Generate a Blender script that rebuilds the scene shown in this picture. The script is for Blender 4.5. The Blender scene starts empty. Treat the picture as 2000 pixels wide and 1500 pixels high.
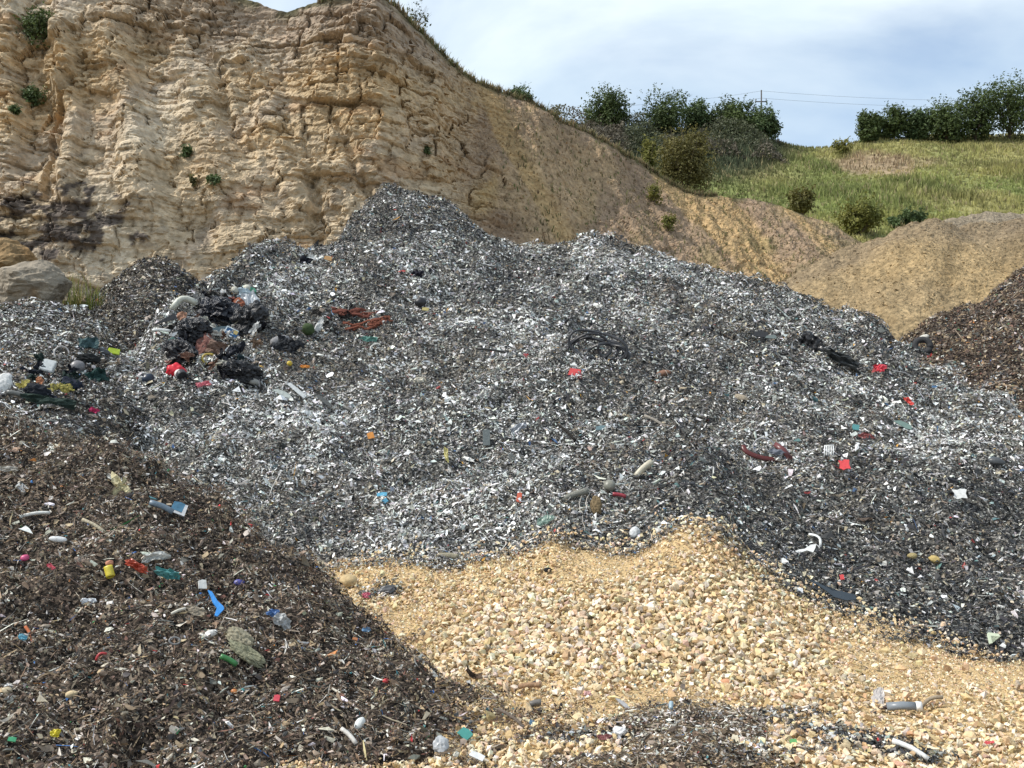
import bpy, bmesh, math, random
import numpy as np
np.seterr(over='ignore')
from mathutils import Vector, Matrix

random.seed(7)
RNG = np.random.default_rng(7)
C = bpy.context.scene.collection
F = 1900.0          # focal length in 2000-px-wide pixels
HC = 2.5            # camera height (m)

# ------------------------------------------------------------------ camera, sky, sun, exposure
cam_d = bpy.data.cameras.new('camera')
cam_d.sensor_width = 36.0
cam_d.lens = 36.0 * F / 2000.0
cam_d.clip_start = 0.05
cam_d.clip_end = 3000.0
cam = bpy.data.objects.new('camera', cam_d)
cam.location = (0, 0, HC)
cam.rotation_euler = (math.radians(90), 0, 0)
C.objects.link(cam)
bpy.context.scene.camera = cam

SUN_EL, SUN_AZ = math.radians(50), math.radians(-97)      # azimuth from +Y, negative = to the left
sun_dir = Vector((math.sin(SUN_AZ) * math.cos(SUN_EL), math.cos(SUN_AZ) * math.cos(SUN_EL), math.sin(SUN_EL)))
world = bpy.data.worlds.new("World")
bpy.context.scene.world = world
world.use_nodes = True
wn, wl = world.node_tree.nodes, world.node_tree.links
wn.clear()
w_out = wn.new('ShaderNodeOutputWorld')
w_sky = wn.new('ShaderNodeTexSky')
w_sky.sky_type = 'NISHITA'
w_sky.sun_disc = False
w_sky.sun_elevation = SUN_EL
w_sky.sun_rotation = SUN_AZ
w_sky.air_density = 1.0
w_sky.dust_density = 1.2
w_bg = wn.new('ShaderNodeBackground')
w_bg.inputs['Strength'].default_value = 0.13
wl.new(w_sky.outputs[0], w_bg.inputs['Color'])
w_tc = wn.new('ShaderNodeTexCoord')
w_map = wn.new('ShaderNodeMapping')
w_map.inputs['Scale'].default_value = (1.0, 1.0, 2.6)
w_map.inputs['Location'].default_value = (0.35, 0.1, 0.22)
wl.new(w_tc.outputs['Generated'], w_map.inputs['Vector'])
w_n1 = wn.new('ShaderNodeTexNoise')
w_n1.inputs['Scale'].default_value = 2.3
w_n1.inputs['Detail'].default_value = 7.0
w_n1.inputs['Roughness'].default_value = 0.5
w_n1.inputs['Distortion'].default_value = 0.35
wl.new(w_map.outputs[0], w_n1.inputs['Vector'])
w_ramp = wn.new('ShaderNodeValToRGB')
w_ramp.color_ramp.elements[0].position = 0.40
w_ramp.color_ramp.elements[0].color = (0.26, 0.26, 0.26, 1)
w_ramp.color_ramp.elements[1].position = 0.60
w_ramp.color_ramp.elements[1].color = (0.97, 0.97, 0.97, 1)
wl.new(w_n1.outputs['Fac'], w_ramp.inputs['Fac'])
w_n2 = wn.new('ShaderNodeTexNoise')
w_n2.inputs['Scale'].default_value = 3.4
w_n2.inputs['Detail'].default_value = 5.0
wl.new(w_map.outputs[0], w_n2.inputs['Vector'])
w_cr = wn.new('ShaderNodeValToRGB')
w_cr.color_ramp.elements[0].position = 0.35
w_cr.color_ramp.elements[0].color = (0.66, 0.78, 0.87, 1)
w_cr.color_ramp.elements[1].position = 0.66
w_cr.color_ramp.elements[1].color = (0.86, 0.94, 0.98, 1)
wl.new(w_n2.outputs['Fac'], w_cr.inputs['Fac'])
w_bg2 = wn.new('ShaderNodeBackground')
w_bg2.inputs['Strength'].default_value = 0.86
wl.new(w_cr.outputs[0], w_bg2.inputs['Color'])
w_mix = wn.new('ShaderNodeMixShader')
wl.new(w_ramp.outputs[0], w_mix.inputs[0])
wl.new(w_bg.outputs[0], w_mix.inputs[1])
wl.new(w_bg2.outputs[0], w_mix.inputs[2])
wl.new(w_mix.outputs[0], w_out.inputs['Surface'])

sun_d = bpy.data.lights.new('sun', 'SUN')
sun_d.energy = 3.1
sun_d.angle = math.radians(1.2)
sun_d.color = (1.0, 0.955, 0.88)
sun = bpy.data.objects.new('sun', sun_d)
sun.rotation_euler = sun_dir.to_track_quat('Z', 'Y').to_euler()
sun.location = (-30, 30, 60)
C.objects.link(sun)

vs = bpy.context.scene.view_settings
vs.view_transform = 'Standard'
vs.look = 'None'
vs.exposure = 0.50
vs.gamma = 1.0
bpy.context.scene.cycles.max_bounces = 5
bpy.context.scene.cycles.diffuse_bounces = 3
bpy.context.scene.cycles.glossy_bounces = 2
bpy.context.scene.cycles.transparent_max_bounces = 6

# ------------------------------------------------------------------ noise
def _h(ix, iy, iz, s):
    n = (ix * 374761393 + iy * 668265263 + iz * 2147483647 + s * 1274126177) & 0xffffffff
    n = ((n ^ (n >> 13)) * 1274126177) & 0xffffffff
    n = ((n ^ (n >> 16)) * 2246822519) & 0xffffffff
    n = n ^ (n >> 15)
    return (n & 0xffffff) / float(0xffffff)

def _h2(ix, iy, s):
    n = (ix * np.uint32(374761393) + iy * np.uint32(668265263) + np.uint32((s * 1274126177) & 0xffffffff))
    n = (n ^ (n >> np.uint32(13))) * np.uint32(1274126177)
    n = (n ^ (n >> np.uint32(16))) * np.uint32(2246822519)
    n = n ^ (n >> np.uint32(15))
    return (n & np.uint32(0xffffff)) * (1.0 / 0xffffff)

def vnoise(x, y, z=None, s=0):
    x = np.asarray(x, float); y = np.asarray(y, float)
    if z is None:
        ix, iy = np.floor(x), np.floor(y); fx, fy = x - ix, y - iy
        fx, fy = fx*fx*(3-2*fx), fy*fy*(3-2*fy)
        ix = (ix.astype(np.int64) & 0xffffffff).astype(np.uint32); iy = (iy.astype(np.int64) & 0xffffffff).astype(np.uint32)
        o = np.uint32(1)
        a, b, c, d = _h2(ix, iy, s), _h2(ix + o, iy, s), _h2(ix, iy + o, s), _h2(ix + o, iy + o, s)
        a = a + (b - a) * fx; c = c + (d - c) * fx
        return a + (c - a) * fy
    z = np.zeros_like(x) if z is None else np.asarray(z, float) + 0 * x
    ix, iy, iz = np.floor(x).astype(np.int64), np.floor(y).astype(np.int64), np.floor(z).astype(np.int64)
    fx, fy, fz = x - ix, y - iy, z - iz
    fx, fy, fz = fx*fx*(3-2*fx), fy*fy*(3-2*fy), fz*fz*(3-2*fz)
    def L(a, b, t): return a + (b - a) * t
    c = [[[_h(ix+i, iy+j, iz+k, s) for k in (0, 1)] for j in (0, 1)] for i in (0, 1)]
    a0 = L(L(c[0][0][0], c[1][0][0], fx), L(c[0][1][0], c[1][1][0], fx), fy)
    a1 = L(L(c[0][0][1], c[1][0][1], fx), L(c[0][1][1], c[1][1][1], fx), fy)
    return L(a0, a1, fz)

def fbm(x, y, z=None, s=0, o=4, g=0.5):
    x = np.asarray(x, float); y = np.asarray(y, float)
    if z is not None: z = np.asarray(z, float) + 0 * x
    t, a, w = 0, 1.0, 0.0
    for k in range(o):
        t = t + a * (vnoise(x, y, z, s + k) - 0.5) * 2
        w += a; a *= g
        x, y, z = x * 2.03 + 3.1, y * 2.03 + 1.7, (None if z is None else z * 2.03 + 5.3)
    return t / w

def facets(x, y, s=0, tilt=0.5):
    """broken-rock facets: every cell is a small plane with its own offset and tilt; also the distance to the joint"""
    ix, iy = np.floor(x), np.floor(y); b1 = np.full(x.shape, 9.0); b2 = b1.copy(); val = np.zeros(x.shape)
    for i in (-1, 0, 1):
        for j in (-1, 0, 1):
            cx, cy = ix + i, iy + j
            ux = ((cx.astype(np.int64)) & 0xffffffff).astype(np.uint32); uy = ((cy.astype(np.int64)) & 0xffffffff).astype(np.uint32)
            px, py = cx + _h2(ux, uy, s), cy + _h2(ux, uy, s + 1)
            d = np.hypot(x - px, y - py)
            v = (_h2(ux, uy, s + 2) - 0.5) + tilt * ((_h2(ux, uy, s + 3) - 0.5) * (x - px) + (_h2(ux, uy, s + 4) - 0.5) * (y - py)) * 2
            near = d < b1
            b2 = np.where(near, b1, np.minimum(b2, d)); val = np.where(near, v, val); b1 = np.where(near, d, b1)
    return val, b2 - b1

def smooth(a, b, x):
    t = np.clip((x - a) / (b - a), 0, 1)
    return t * t * (3 - 2 * t)

def hash1(i, s=0):
    i = np.asarray(i).astype(np.int64)
    return _h(i, i * 0 + 17, i * 0 + 5, s)

def hash2(i, j, s=0):
    return _h(np.asarray(i).astype(np.int64), np.asarray(j).astype(np.int64), np.asarray(i).astype(np.int64) * 0, s)

# ------------------------------------------------------------------ materials
def new_mat(name):
    m = bpy.data.materials.new(name); m.use_nodes = True
    return m, m.node_tree.nodes, m.node_tree.links, m.node_tree.nodes['Principled BSDF']

def mat_attr(name, rough=0.6, spec=0.5, var=0.25, vscale=30.0, bump=0.0, bscale=60.0, bdist=0.02, use_obj=False, transl=0.0, rvar=0.0):
    """base colour from the piece's own colour (vertex attribute or object colour) with fine procedural grain"""
    m, n, l, b = new_mat(name)
    if use_obj:
        src = n.new('ShaderNodeObjectInfo'); col = src.outputs['Color']
    else:
        src = n.new('ShaderNodeAttribute'); src.attribute_name = 'Col'; col = src.outputs['Color']
    geo = n.new('ShaderNodeNewGeometry')
    nz = n.new('ShaderNodeTexNoise'); nz.inputs['Scale'].default_value = vscale; nz.inputs['Detail'].default_value = 4
    l.new(geo.outputs['Position'], nz.inputs['Vector'])
    mr = n.new('ShaderNodeMapRange')
    mr.inputs['From Min'].default_value = 0.3; mr.inputs['From Max'].default_value = 0.7
    mr.inputs['To Min'].default_value = 1 - var; mr.inputs['To Max'].default_value = 1 + var * 0.6
    l.new(nz.outputs['Fac'], mr.inputs['Value'])
    mul = n.new('ShaderNodeVectorMath'); mul.operation = 'SCALE'
    l.new(col, mul.inputs[0]); l.new(mr.outputs[0], mul.inputs['Scale'])
    l.new(mul.outputs[0], b.inputs['Base Color'])
    b.inputs['Roughness'].default_value = rough
    b.inputs['Specular IOR Level'].default_value = spec
    if rvar:
        mr2 = n.new('ShaderNodeMapRange')
        mr2.inputs['From Min'].default_value = 0.3; mr2.inputs['From Max'].default_value = 0.7
        mr2.inputs['To Min'].default_value = max(0.05, rough - rvar); mr2.inputs['To Max'].default_value = rough + rvar
        nz2 = n.new('ShaderNodeTexNoise'); nz2.inputs['Scale'].default_value = 9.0
        l.new(geo.outputs['Position'], nz2.inputs['Vector'])
        l.new(nz2.outputs['Fac'], mr2.inputs['Value']); l.new(mr2.outputs[0], b.inputs['Roughness'])
    if bump:
        nb = n.new('ShaderNodeTexNoise'); nb.inputs['Scale'].default_value = bscale; nb.inputs['Detail'].default_value = 6
        l.new(geo.outputs['Position'], nb.inputs['Vector'])
        bp = n.new('ShaderNodeBump'); bp.inputs['Strength'].default_value = bump; bp.inputs['Distance'].default_value = bdist
        l.new(nb.outputs['Fac'], bp.inputs['Height']); l.new(bp.outputs[0], b.inputs['Normal'])
    if transl:
        tr = n.new('ShaderNodeBsdfTranslucent'); l.new(mul.outputs[0], tr.inputs['Color'])
        mx = n.new('ShaderNodeMixShader'); mx.inputs[0].default_value = transl
        l.new(b.outputs[0], mx.inputs[1]); l.new(tr.outputs[0], mx.inputs[2])
        l.new(mx.outputs[0], n['Material Output'].inputs['Surface'])
    return m

M_SCRAP = mat_attr('shredded_scrap', 0.48, 0.35, 0.3, 40, rvar=0.12)
M_SCRAP_P = mat_attr('scrap_piece', 0.48, 0.35, 0.3, 40, bump=0.3, bscale=50, bdist=0.01, use_obj=True)
M_SOIL = mat_attr('waste_soil_bits', 0.72, 0.35, 0.35, 50, rvar=0.15)
M_SOIL_P = mat_attr('waste_piece', 0.6, 0.4, 0.3, 50, bump=0.4, bscale=70, bdist=0.01, use_obj=True)
M_STONE = mat_attr('limestone_chips', 0.88, 0.25, 0.20, 45, bump=0.5, bscale=120, bdist=0.008)
M_STONE_P = mat_attr('limestone_stone', 0.88, 0.25, 0.22, 35, bump=0.5, bscale=90, bdist=0.01, use_obj=True)
M_BASE_D = mat_attr('heap_underlayer', 0.9, 0.2, 0.85, 26, bump=0.8, bscale=30, bdist=0.05)
_n, _l = M_BASE_D.node_tree.nodes, M_BASE_D.node_tree.links
_v = _n.new('ShaderNodeTexVoronoi'); _v.inputs['Scale'].default_value = 42; _g = _n.new('ShaderNodeNewGeometry'); _l.new(_g.outputs['Position'], _v.inputs['Vector'])
_s = _n.new('ShaderNodeSeparateColor'); _l.new(_v.outputs['Color'], _s.inputs[0])
_r = _n.new('ShaderNodeValToRGB'); _r.color_ramp.interpolation = 'CONSTANT'; _e = _r.color_ramp.elements
_e[0].position = 0; _e[0].color = (.35, .35, .35, 1); _e[1].position = .35; _e[1].color = (1, 1, 1, 1)
for _p, _c in ((.62, 1.9), (.80, 0.5), (.90, 3.6)): _q = _e.new(_p); _q.color = (_c, _c, _c, 1)
_l.new(_s.outputs[0], _r.inputs[0])
_m = _n.new('ShaderNodeVectorMath'); _m.operation = 'MULTIPLY'; _b = _n['Principled BSDF']; _src = _b.inputs['Base Color'].links[0].from_socket
_l.new(_src, _m.inputs[0]); _l.new(_r.outputs[0], _m.inputs[1]); _l.new(_m.outputs[0], _b.inputs['Base Color'])
M_BASE_G = mat_attr('gravel_fines', 0.92, 0.2, 0.25, 25, bump=0.9, bscale=45, bdist=0.03)
M_ROCK = mat_attr('quarry_rock', 0.93, 0.15, 0.38, 3.5, bump=0.9, bscale=7.0, bdist=0.09)
M_ROCK_P = mat_attr('quarry_block', 0.93, 0.15, 0.30, 2.0, bump=0.8, bscale=5, bdist=0.1, use_obj=True)
M_EARTH = mat_attr('bare_earth', 0.95, 0.15, 0.45, 4.5, bump=1.0, bscale=6, bdist=0.22)
M_HILL = mat_attr('hill_turf', 0.95, 0.1, 0.45, 1.2, bump=1.0, bscale=2.5, bdist=0.3)
M_LEAF = mat_attr('leaves', 0.6, 0.3, 0.25, 3.0, transl=0.30)
M_GRASS = mat_attr('grass_blades', 0.7, 0.25, 0.3, 0.8, transl=0.45)
M_BARK = mat_attr('bark', 0.9, 0.2, 0.3, 8, use_obj=True)
M_OBJ = mat_attr('rubbish_item', 0.42, 0.5, 0.15, 25, bump=0.25, bscale=30, bdist=0.02, use_obj=True)
M_CLOTH = mat_attr('rubbish_cloth', 0.85, 0.2, 0.25, 40, bump=0.5, bscale=60, bdist=0.02, use_obj=True)
M_GLOSS = mat_attr('rubbish_gloss', 0.34, 0.4, 0.1, 20, bump=0.1, bscale=20, bdist=0.01, use_obj=True)
M_BAG = mat_attr('bin_bag_film', 0.33, 0.5, 0.1, 20, bump=0.9, bscale=14, bdist=0.08, use_obj=True)
M_FILM = mat_attr('rubbish_film', 0.3, 0.5, 0.12, 30, use_obj=True, transl=0.3)

# ------------------------------------------------------------------ mesh helpers
def mesh_np(name, V, Fc, mat, col=None, smooth_shade=False):
    """V (n,3), Fc (m,k) with k=3 or 4"""
    me = bpy.data.meshes.new(name)
    V = np.ascontiguousarray(V, dtype=np.float32); Fc = np.ascontiguousarray(Fc, dtype=np.int32)
    m, k = Fc.shape
    me.vertices.add(len(V)); me.vertices.foreach_set('co', V.ravel())
    me.loops.add(m * k); me.loops.foreach_set('vertex_index', Fc.ravel())
    me.polygons.add(m)
    me.polygons.foreach_set('loop_start', np.arange(0, m * k, k, dtype=np.int32))
    me.polygons.foreach_set('loop_total', np.full(m, k, dtype=np.int32))
    me.polygons.foreach_set('use_smooth', np.full(m, smooth_shade, dtype=bool))
    me.update(calc_edges=True)
    if col is not None:
        a = me.color_attributes.new('Col', 'FLOAT_COLOR', 'POINT')
        cc = np.ones((len(V), 4), np.float32); cc[:, :3] = col
        a.data.foreach_set('color', cc.ravel())
    me.materials.append(mat)
    return me

def link(name, me, parent=None, loc=None):
    o = bpy.data.objects.new(name, me); C.objects.link(o)
    if parent is not None: o.parent = parent
    if loc is not None: o.location = loc
    return o

def tag(o, label=None, cat=None, group=None, kind=None):
    if label: o['label'] = label
    if cat: o['category'] = cat
    if group: o['group'] = group
    if kind: o['kind'] = kind
    return o

def empty(name, loc, label=None, cat=None, group=None, kind=None):
    o = bpy.data.objects.new(name, None); C.objects.link(o); o.location = loc
    o.empty_display_size = 0.1
    return tag(o, label, cat, group, kind)

# ------------------------------------------------------------------ terrain sheets
def zat(v, y): return HC + (750.0 - v) / F * y

class Sheet:
    """ground surface z(x, y) from rows of survey points"""
    def __init__(s, rows, y0, y1, dy=0.06, u0=-900, u1=2900, du=12, blur=2, amp=0.0, sc=1.0, seed=0, front=0.8, back=0.7, fade=0, amp2=0.0, sc2=0.5):
        s.fade = fade; s.amp2, s.sc2 = amp2, sc2
        s.u = np.arange(u0, u1 + du, du, dtype=float); s.y = np.arange(y0, y1 + dy, dy)
        Z = np.zeros((len(s.u), len(s.y)))
        RY, RZ = [], []
        for r in rows:
            r = np.array(r, float)
            v = np.interp(s.u, r[:, 0], r[:, 1]); y = np.interp(s.u, r[:, 0], r[:, 2])
            RY.append(y); RZ.append(zat(v, y))
        RY, RZ = np.array(RY), np.array(RZ)
        for i in range(len(s.u)):
            z = np.interp(s.y, RY[:, i], RZ[:, i])
            z = np.where(s.y < RY[0, i], RZ[0, i] - front * (RY[0, i] - s.y), z)
            z = np.where(s.y > RY[-1, i], RZ[-1, i] - back * (s.y - RY[-1, i]), z)
            Z[i] = z
        s.crest = RY[-1]; s.toe = RY[0]
        for _ in range(blur):
            P = np.pad(Z, 1, mode='edge')
            Z = (P[:-2, 1:-1] + P[2:, 1:-1] + P[1:-1, :-2] + P[1:-1, 2:] + 2 * Z) / 6
        s.Z = Z; s.amp, s.sc, s.seed = amp, sc, seed; s.du, s.dy = du, dy
    def h(s, x, y):
        x = np.asarray(x, float); y = np.asarray(y, float)
        u = 1000 + F * x / np.maximum(y, 0.3)
        fu = np.clip((u - s.u[0]) / s.du, 0, len(s.u) - 1.001); fy = np.clip((y - s.y[0]) / s.dy, 0, len(s.y) - 1.001)
        i, j = fu.astype(int), fy.astype(int); a, b = fu - i, fy - j
        z = (s.Z[i, j]*(1-a)*(1-b) + s.Z[i+1, j]*a*(1-b) + s.Z[i, j+1]*(1-a)*b + s.Z[i+1, j+1]*a*b)
        if s.amp:
            k = 1.0
            if s.fade: k = smooth(0.1, s.fade, y - np.interp(u, s.u, s.toe))
            z = z + k * s.amp * fbm(x / s.sc, y / s.sc, None, s.seed, 5, 0.58)
            if s.amp2: z = z + (0.3 + 0.7 * k) * s.amp2 * (1 - 2.4 * np.abs(fbm(x / s.sc2, y / s.sc2, None, s.seed + 50, 3, 0.6)))
        return z
    def normal(s, x, y, e=0.06):
        dx = (s.h(x + e, y) - s.h(x - e, y)) / (2*e); dy = (s.h(x, y + e) - s.h(x, y - e)) / (2*e)
        n = np.stack([-dx, -dy, np.ones_like(dx)], -1)
        return n / np.linalg.norm(n, axis=-1, keepdims=True)
    def toe_at(s, u): return np.interp(u, s.u, s.toe)
    def crest_at(s, u): return np.interp(u, s.u, s.crest)
    def grid(s, ua, ub, nu, ny, ext=3.0, pre=0.6):
        uu = np.linspace(ua, ub, nu); t = np.linspace(0, 1, ny)
        Y = (s.toe_at(uu) - pre)[:, None] * (1 - t) + (s.crest_at(uu) + ext)[:, None] * t
        Y = np.maximum(Y, 0.6)
        X = (uu[:, None] - 1000) / F * Y
        return X, Y, s.h(X, Y)

def grid_faces(nu, ny):
    i = np.arange(nu - 1)[:, None] * ny + np.arange(ny - 1)[None, :]
    return np.stack([i, i + ny, i + ny + 1, i + 1], -1).reshape(-1, 4)

GR_EDGE = [(-900,1110,9.6),(300,1110,10.2),(560,1108,10.3),(640,1104,10.3),(700,1098,10.2),(760,1092,10.1),(820,1090,10.0),(850,1104,9.9),(900,1102,9.9),(950,1085,9.8),(1010,1074,9.8),(1060,1058,9.7),(1080,1040,9.7),(1100,1042,9.7),(1125,1064,9.6),(1180,1068,9.6),(1235,1078,9.5),(1270,1060,9.5),(1300,1036,9.5),(1340,1012,9.5),(1400,1016,9.45),(1440,1052,9.35),(1460,1085,9.25),(1510,1118,9.1),(1570,1160,8.95),(1650,1192,8.75),(1730,1215,8.5),(1800,1245,8.3),(1880,1274,8.0),(1950,1286,7.8),(2000,1292,7.7),(2300,1330,7.3),(2900,1360,7.0)]
def offs(row, dv, dy): return [(u, v + dv, y + dy) for u, v, y in row]

gravel_s = Sheet([
    [(-900,2600,2.0),(2900,2600,2.0)],
    [(-900,1800,3.6),(1000,1790,3.6),(2900,1790,3.6)],
    [(-900,1500,5.3),(1000,1500,5.2),(1500,1500,5.2),(2900,1500,5.2)],
    [(-900,1330,7.4),(700,1260,7.9),(900,1300,7.3),(1100,1325,7.0),(1300,1332,6.9),(1500,1350,6.75),(1700,1375,6.5),(2000,1390,6.4),(2900,1400,6.4)],
    [(-900,1150,9.3),(640,1150,9.4),(900,1170,9.0),(1100,1170,8.6),(1300,1165,8.3),(1450,1190,8.1),(1600,1240,7.9),(1800,1290,7.5),(2000,1330,7.1),(2900,1370,6.8)],
    GR_EDGE], 1.5, 13, amp=0.06, sc=0.6, amp2=0.022, sc2=0.25, seed=11, back=0.5)

A_CREST = [(-900,1250,11),(-200,1150,11.6),(20,960,12.6),(100,840,13.8),(130,803,14.2),(200,738,15.2),(260,682,16),(320,622,17),(370,568,18),(420,538,19),(450,517,20),(480,488,21),(520,476,21.5),(570,478,22),(610,492,22.5),(650,478,23),(680,440,24),(715,402,24.6),(750,384,25),(770,379,25),(800,386,25),(850,392,25),(900,412,25),(940,440,25),(980,470,25),(1040,482,25),(1100,475,24.8),(1150,468,24.7),(1190,469,24.5),(1225,482,24.5),(1300,515,24.2),(1400,545,24),(1500,565,23.6),(1560,585,23.2),(1600,604,22.8),(1660,622,22.3),(1720,640,21.8),(1760,668,21.2),(1800,693,20.6),(1860,712,20.2),(2000,742,19.6),(2300,800,18),(2900,860,17)]
grey_s = Sheet([
    [(u, v + 140, y - 0.75) for u, v, y in GR_EDGE],
    [(u, v + 14, y + 0.12) for u, v, y in GR_EDGE],
    [(-900,1300,10.9),(-200,1200,11.4),(20,1000,12.2),(100,900,13),(250,850,13.6),(400,830,14),(700,815,14.4),(1000,810,14.2),(1300,820,14),(1500,860,13.2),(1750,920,12.2),(2000,1000,11.2),(2300,1050,10.8),(2900,1100,10.5)],
    [(-900,1280,10.95),(-200,1180,11.5),(20,980,12.4),(110,850,13.5),(200,780,14.6),(300,700,15.6),(400,660,16.8),(500,628,18),(700,610,18.8),(900,600,19.2),(1100,610,19),(1300,630,18.6),(1500,680,17.6),(1700,740,16.8),(1850,790,16.2),(2000,825,15.8),(2300,870,15.2),(2900,930,14.6)],
    A_CREST], 5, 34, dy=0.08, amp=0.36, sc=1.6, seed=21, back=0.75, fade=3.2, amp2=0.17, sc2=1.0)

leftpile_s = Sheet([
    [(-900,930,10.4),(-100,905,10.6),(0,895,10.8),(100,890,11.2),(180,880,12.0),(260,880,12.8),(420,860,15.5),(2900,1500,15.5)],
    [(-900,750,13.4),(-100,745,13.6),(0,740,13.7),(100,735,14),(180,725,14.6),(260,730,15.4),(420,790,16.5),(2900,1500,16.5)],
    [(-900,610,16.8),(-100,600,17),(0,597,17.2),(60,588,17.4),(130,592,17.6),(180,606,17.7),(220,636,17.7),(260,690,17.5),(420,780,17.4),(2900,1450,17.2)]], 8, 24, amp=0.16, sc=1.1, seed=31, back=0.6)

backpile_s = Sheet([
    [(-900,1000,17),(100,760,17.4),(190,680,17.6),(300,660,17.8),(400,690,18),(600,900,18),(2900,1500,18)],
    [(-900,950,21),(100,640,21.6),(170,600,21.8),(195,565,22),(230,532,22),(270,511,22),(310,504,22),(350,516,22),(380,545,22),(430,600,22),(600,800,22),(2900,1450,22)]], 12, 30, amp=0.12, sc=1.0, seed=37, back=0.8)

rightpile_s = Sheet([
    [(-900,1500,17.5),(1600,900,17.5),(1700,780,18.2),(1780,745,18.2),(1900,770,17.5),(2000,790,17),(2900,820,16)],
    [(-900,1500,20),(1600,850,20),(1700,715,20.6),(1780,690,20.8),(1850,668,20.6),(1930,650,20.3),(2000,640,20),(2900,640,20)],
    [(-900,1450,24),(1550,800,24),(1660,700,23),(1745,672,22.6),(1790,640,23),(1830,606,23.6),(1890,600,24),(1925,582,24.3),(1945,556,24.6),(1970,528,25),(2000,516,25.2),(2080,500,25.5),(2400,480,26),(2900,480,26)]], 14, 34, amp=0.22, sc=1.1, seed=41, back=0.7)

brown_s = Sheet([
    [(-900,2400,2.2),(600,2400,2.2),(900,2300,2.6),(1100,2000,3.2),(1300,1700,4.2),(2900,2600,4.2)],
    [(-900,1850,3.9),(600,1850,4.0),(900,1800,4.1),(1100,1650,4.6),(1300,1600,4.9),(2900,2500,4.9)],
    [(-900,1480,5.0),(0,1490,5.0),(500,1500,5.1),(800,1500,5.2),(1000,1492,5.3),(1150,1500,5.4),(1250,1545,5.45),(1340,1620,5.5),(2900,2400,5.5)],
    [(-900,1050,7.2),(0,1090,7.0),(300,1140,6.9),(500,1210,6.8),(650,1270,6.6),(800,1340,6.3),(950,1425,5.95),(1080,1462,5.75),(1160,1490,5.65),(1250,1530,5.6),(1340,1590,5.6),(2900,2300,5.7)],
    [(-900,700,8.8),(-300,770,8.8),(0,818,8.7),(100,832,8.65),(200,862,8.6),(300,898,8.5),(380,935,8.4),(430,966,8.3),(500,1016,8.2),(560,1060,8.05),(600,1097,7.9),(640,1140,7.8),(680,1182,7.6),(740,1228,7.4),(800,1282,7.1),(860,1318,6.9),(920,1346,6.7),(980,1382,6.45),(1030,1415,6.25),(1080,1436,6.1),(1160,1462,5.95),(1250,1500,5.8),(1340,1560,5.7),(2900,2250,5.9)]], 1.5, 14, amp=0.19, sc=0.7, amp2=0.08, sc2=0.4, seed=51, back=0.85, blur=3)

small_s = Sheet([
    [(-900,2500,4.4),(900,1750,4.4),(1000,1520,4.9),(1200,1500,5.0),(1400,1505,5.0),(1600,1530,5.0),(1800,1580,5.0),(2000,1700,5.0),(2900,2500,5.0)],
    [(-900,2400,5.8),(950,1560,5.8),(1060,1465,5.9),(1130,1442,6.0),(1190,1410,6.1),(1250,1384,6.2),(1330,1366,6.25),(1400,1374,6.25),(1470,1388,6.2),(1520,1412,6.15),(1570,1450,6.0),(1620,1500,5.85),(1700,1540,5.7),(1800,1580,5.6),(2900,2500,5.6)]], 3, 9, amp=0.07, sc=0.5, amp2=0.03, sc2=0.2, seed=61, back=0.8)

mound_s = Sheet([
    [(-900,1200,33),(1300,760,33),(1500,700,33),(2000,690,33),(2900,690,33)],
    [(-900,1100,40),(1300,700,41),(1450,585,43),(1515,552,44),(1560,530,44.5),(1640,492,45),(1700,466,45.5),(1770,438,46),(1830,428,46),(1880,444,46.5),(1950,447,47),(2000,437,47),(2200,410,47),(2900,420,47)]], 26, 60, dy=0.15, amp=0.60, sc=3.5, amp2=0.14, sc2=0.8, seed=71, back=0.8)

ridge_s = Sheet([
    [(-900,1100,50),(1500,700,50),(1650,560,50),(2900,560,50)],
    [(-900,1050,58),(1500,640,58),(1700,500,58),(1800,450,58),(1870,424,58),(1930,412,58.5),(2000,417,59),(2200,400,60),(2900,400,60)]], 42, 72, dy=0.2, amp=0.4, sc=3.5, amp2=0.2, sc2=1.0, seed=73, back=0.6)

hill_s = Sheet([
    [(-900,560,58),(2900,560,60)],
    [(-900,430,85),(1000,400,85),(1300,400,85),(1500,420,84),(2000,420,84),(2900,420,84)],
    [(-900,300,112),(1000,250,115),(1080,240,115),(1140,246,116),(1250,258,117),(1400,256,118),(1480,268,118),(1560,284,118),(1650,283,119),(1700,274,120),(1800,268,121),(2000,266,122),(2900,262,122)]], 50, 150, dy=0.6, amp=0.8, sc=9.0, seed=81, back=0.05, blur=3)

HEAPS = dict(gravel=gravel_s, grey=grey_s, left=leftpile_s, backp=backpile_s, right=rightpile_s, brown=brown_s, small=small_s)
def hmax(x, y, skip=()):
    z = None
    for k, sft in HEAPS.items():
        if k in skip: continue
        q = sft.h(x, y); z = q if z is None else np.maximum(z, q)
    return z

def hit(u, v, only=None):
    """where the line of sight of survey pixel (u, v) meets the heaps"""
    y = np.arange(3.0, 32.0, 0.02); x = (u - 1000) / F * y; zr = zat(v, y)
    best = None
    for k, sft in HEAPS.items():
        if only and k not in only: continue
        d = sft.h(x, y) - zr
        i = np.argmax(d > 0)
        if d[i] > 0 and (best is None or y[i] < best[0]): best = (y[i], k, sft)
    if best is None: return None
    yy, k, sft = best
    xx = (u - 1000) / F * yy
    p = Vector((xx, yy, float(sft.h(xx, yy))))
    n = sft.normal(np.array([xx]), np.array([yy]), 0.15)[0]
    return p, Vector(n), k

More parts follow.
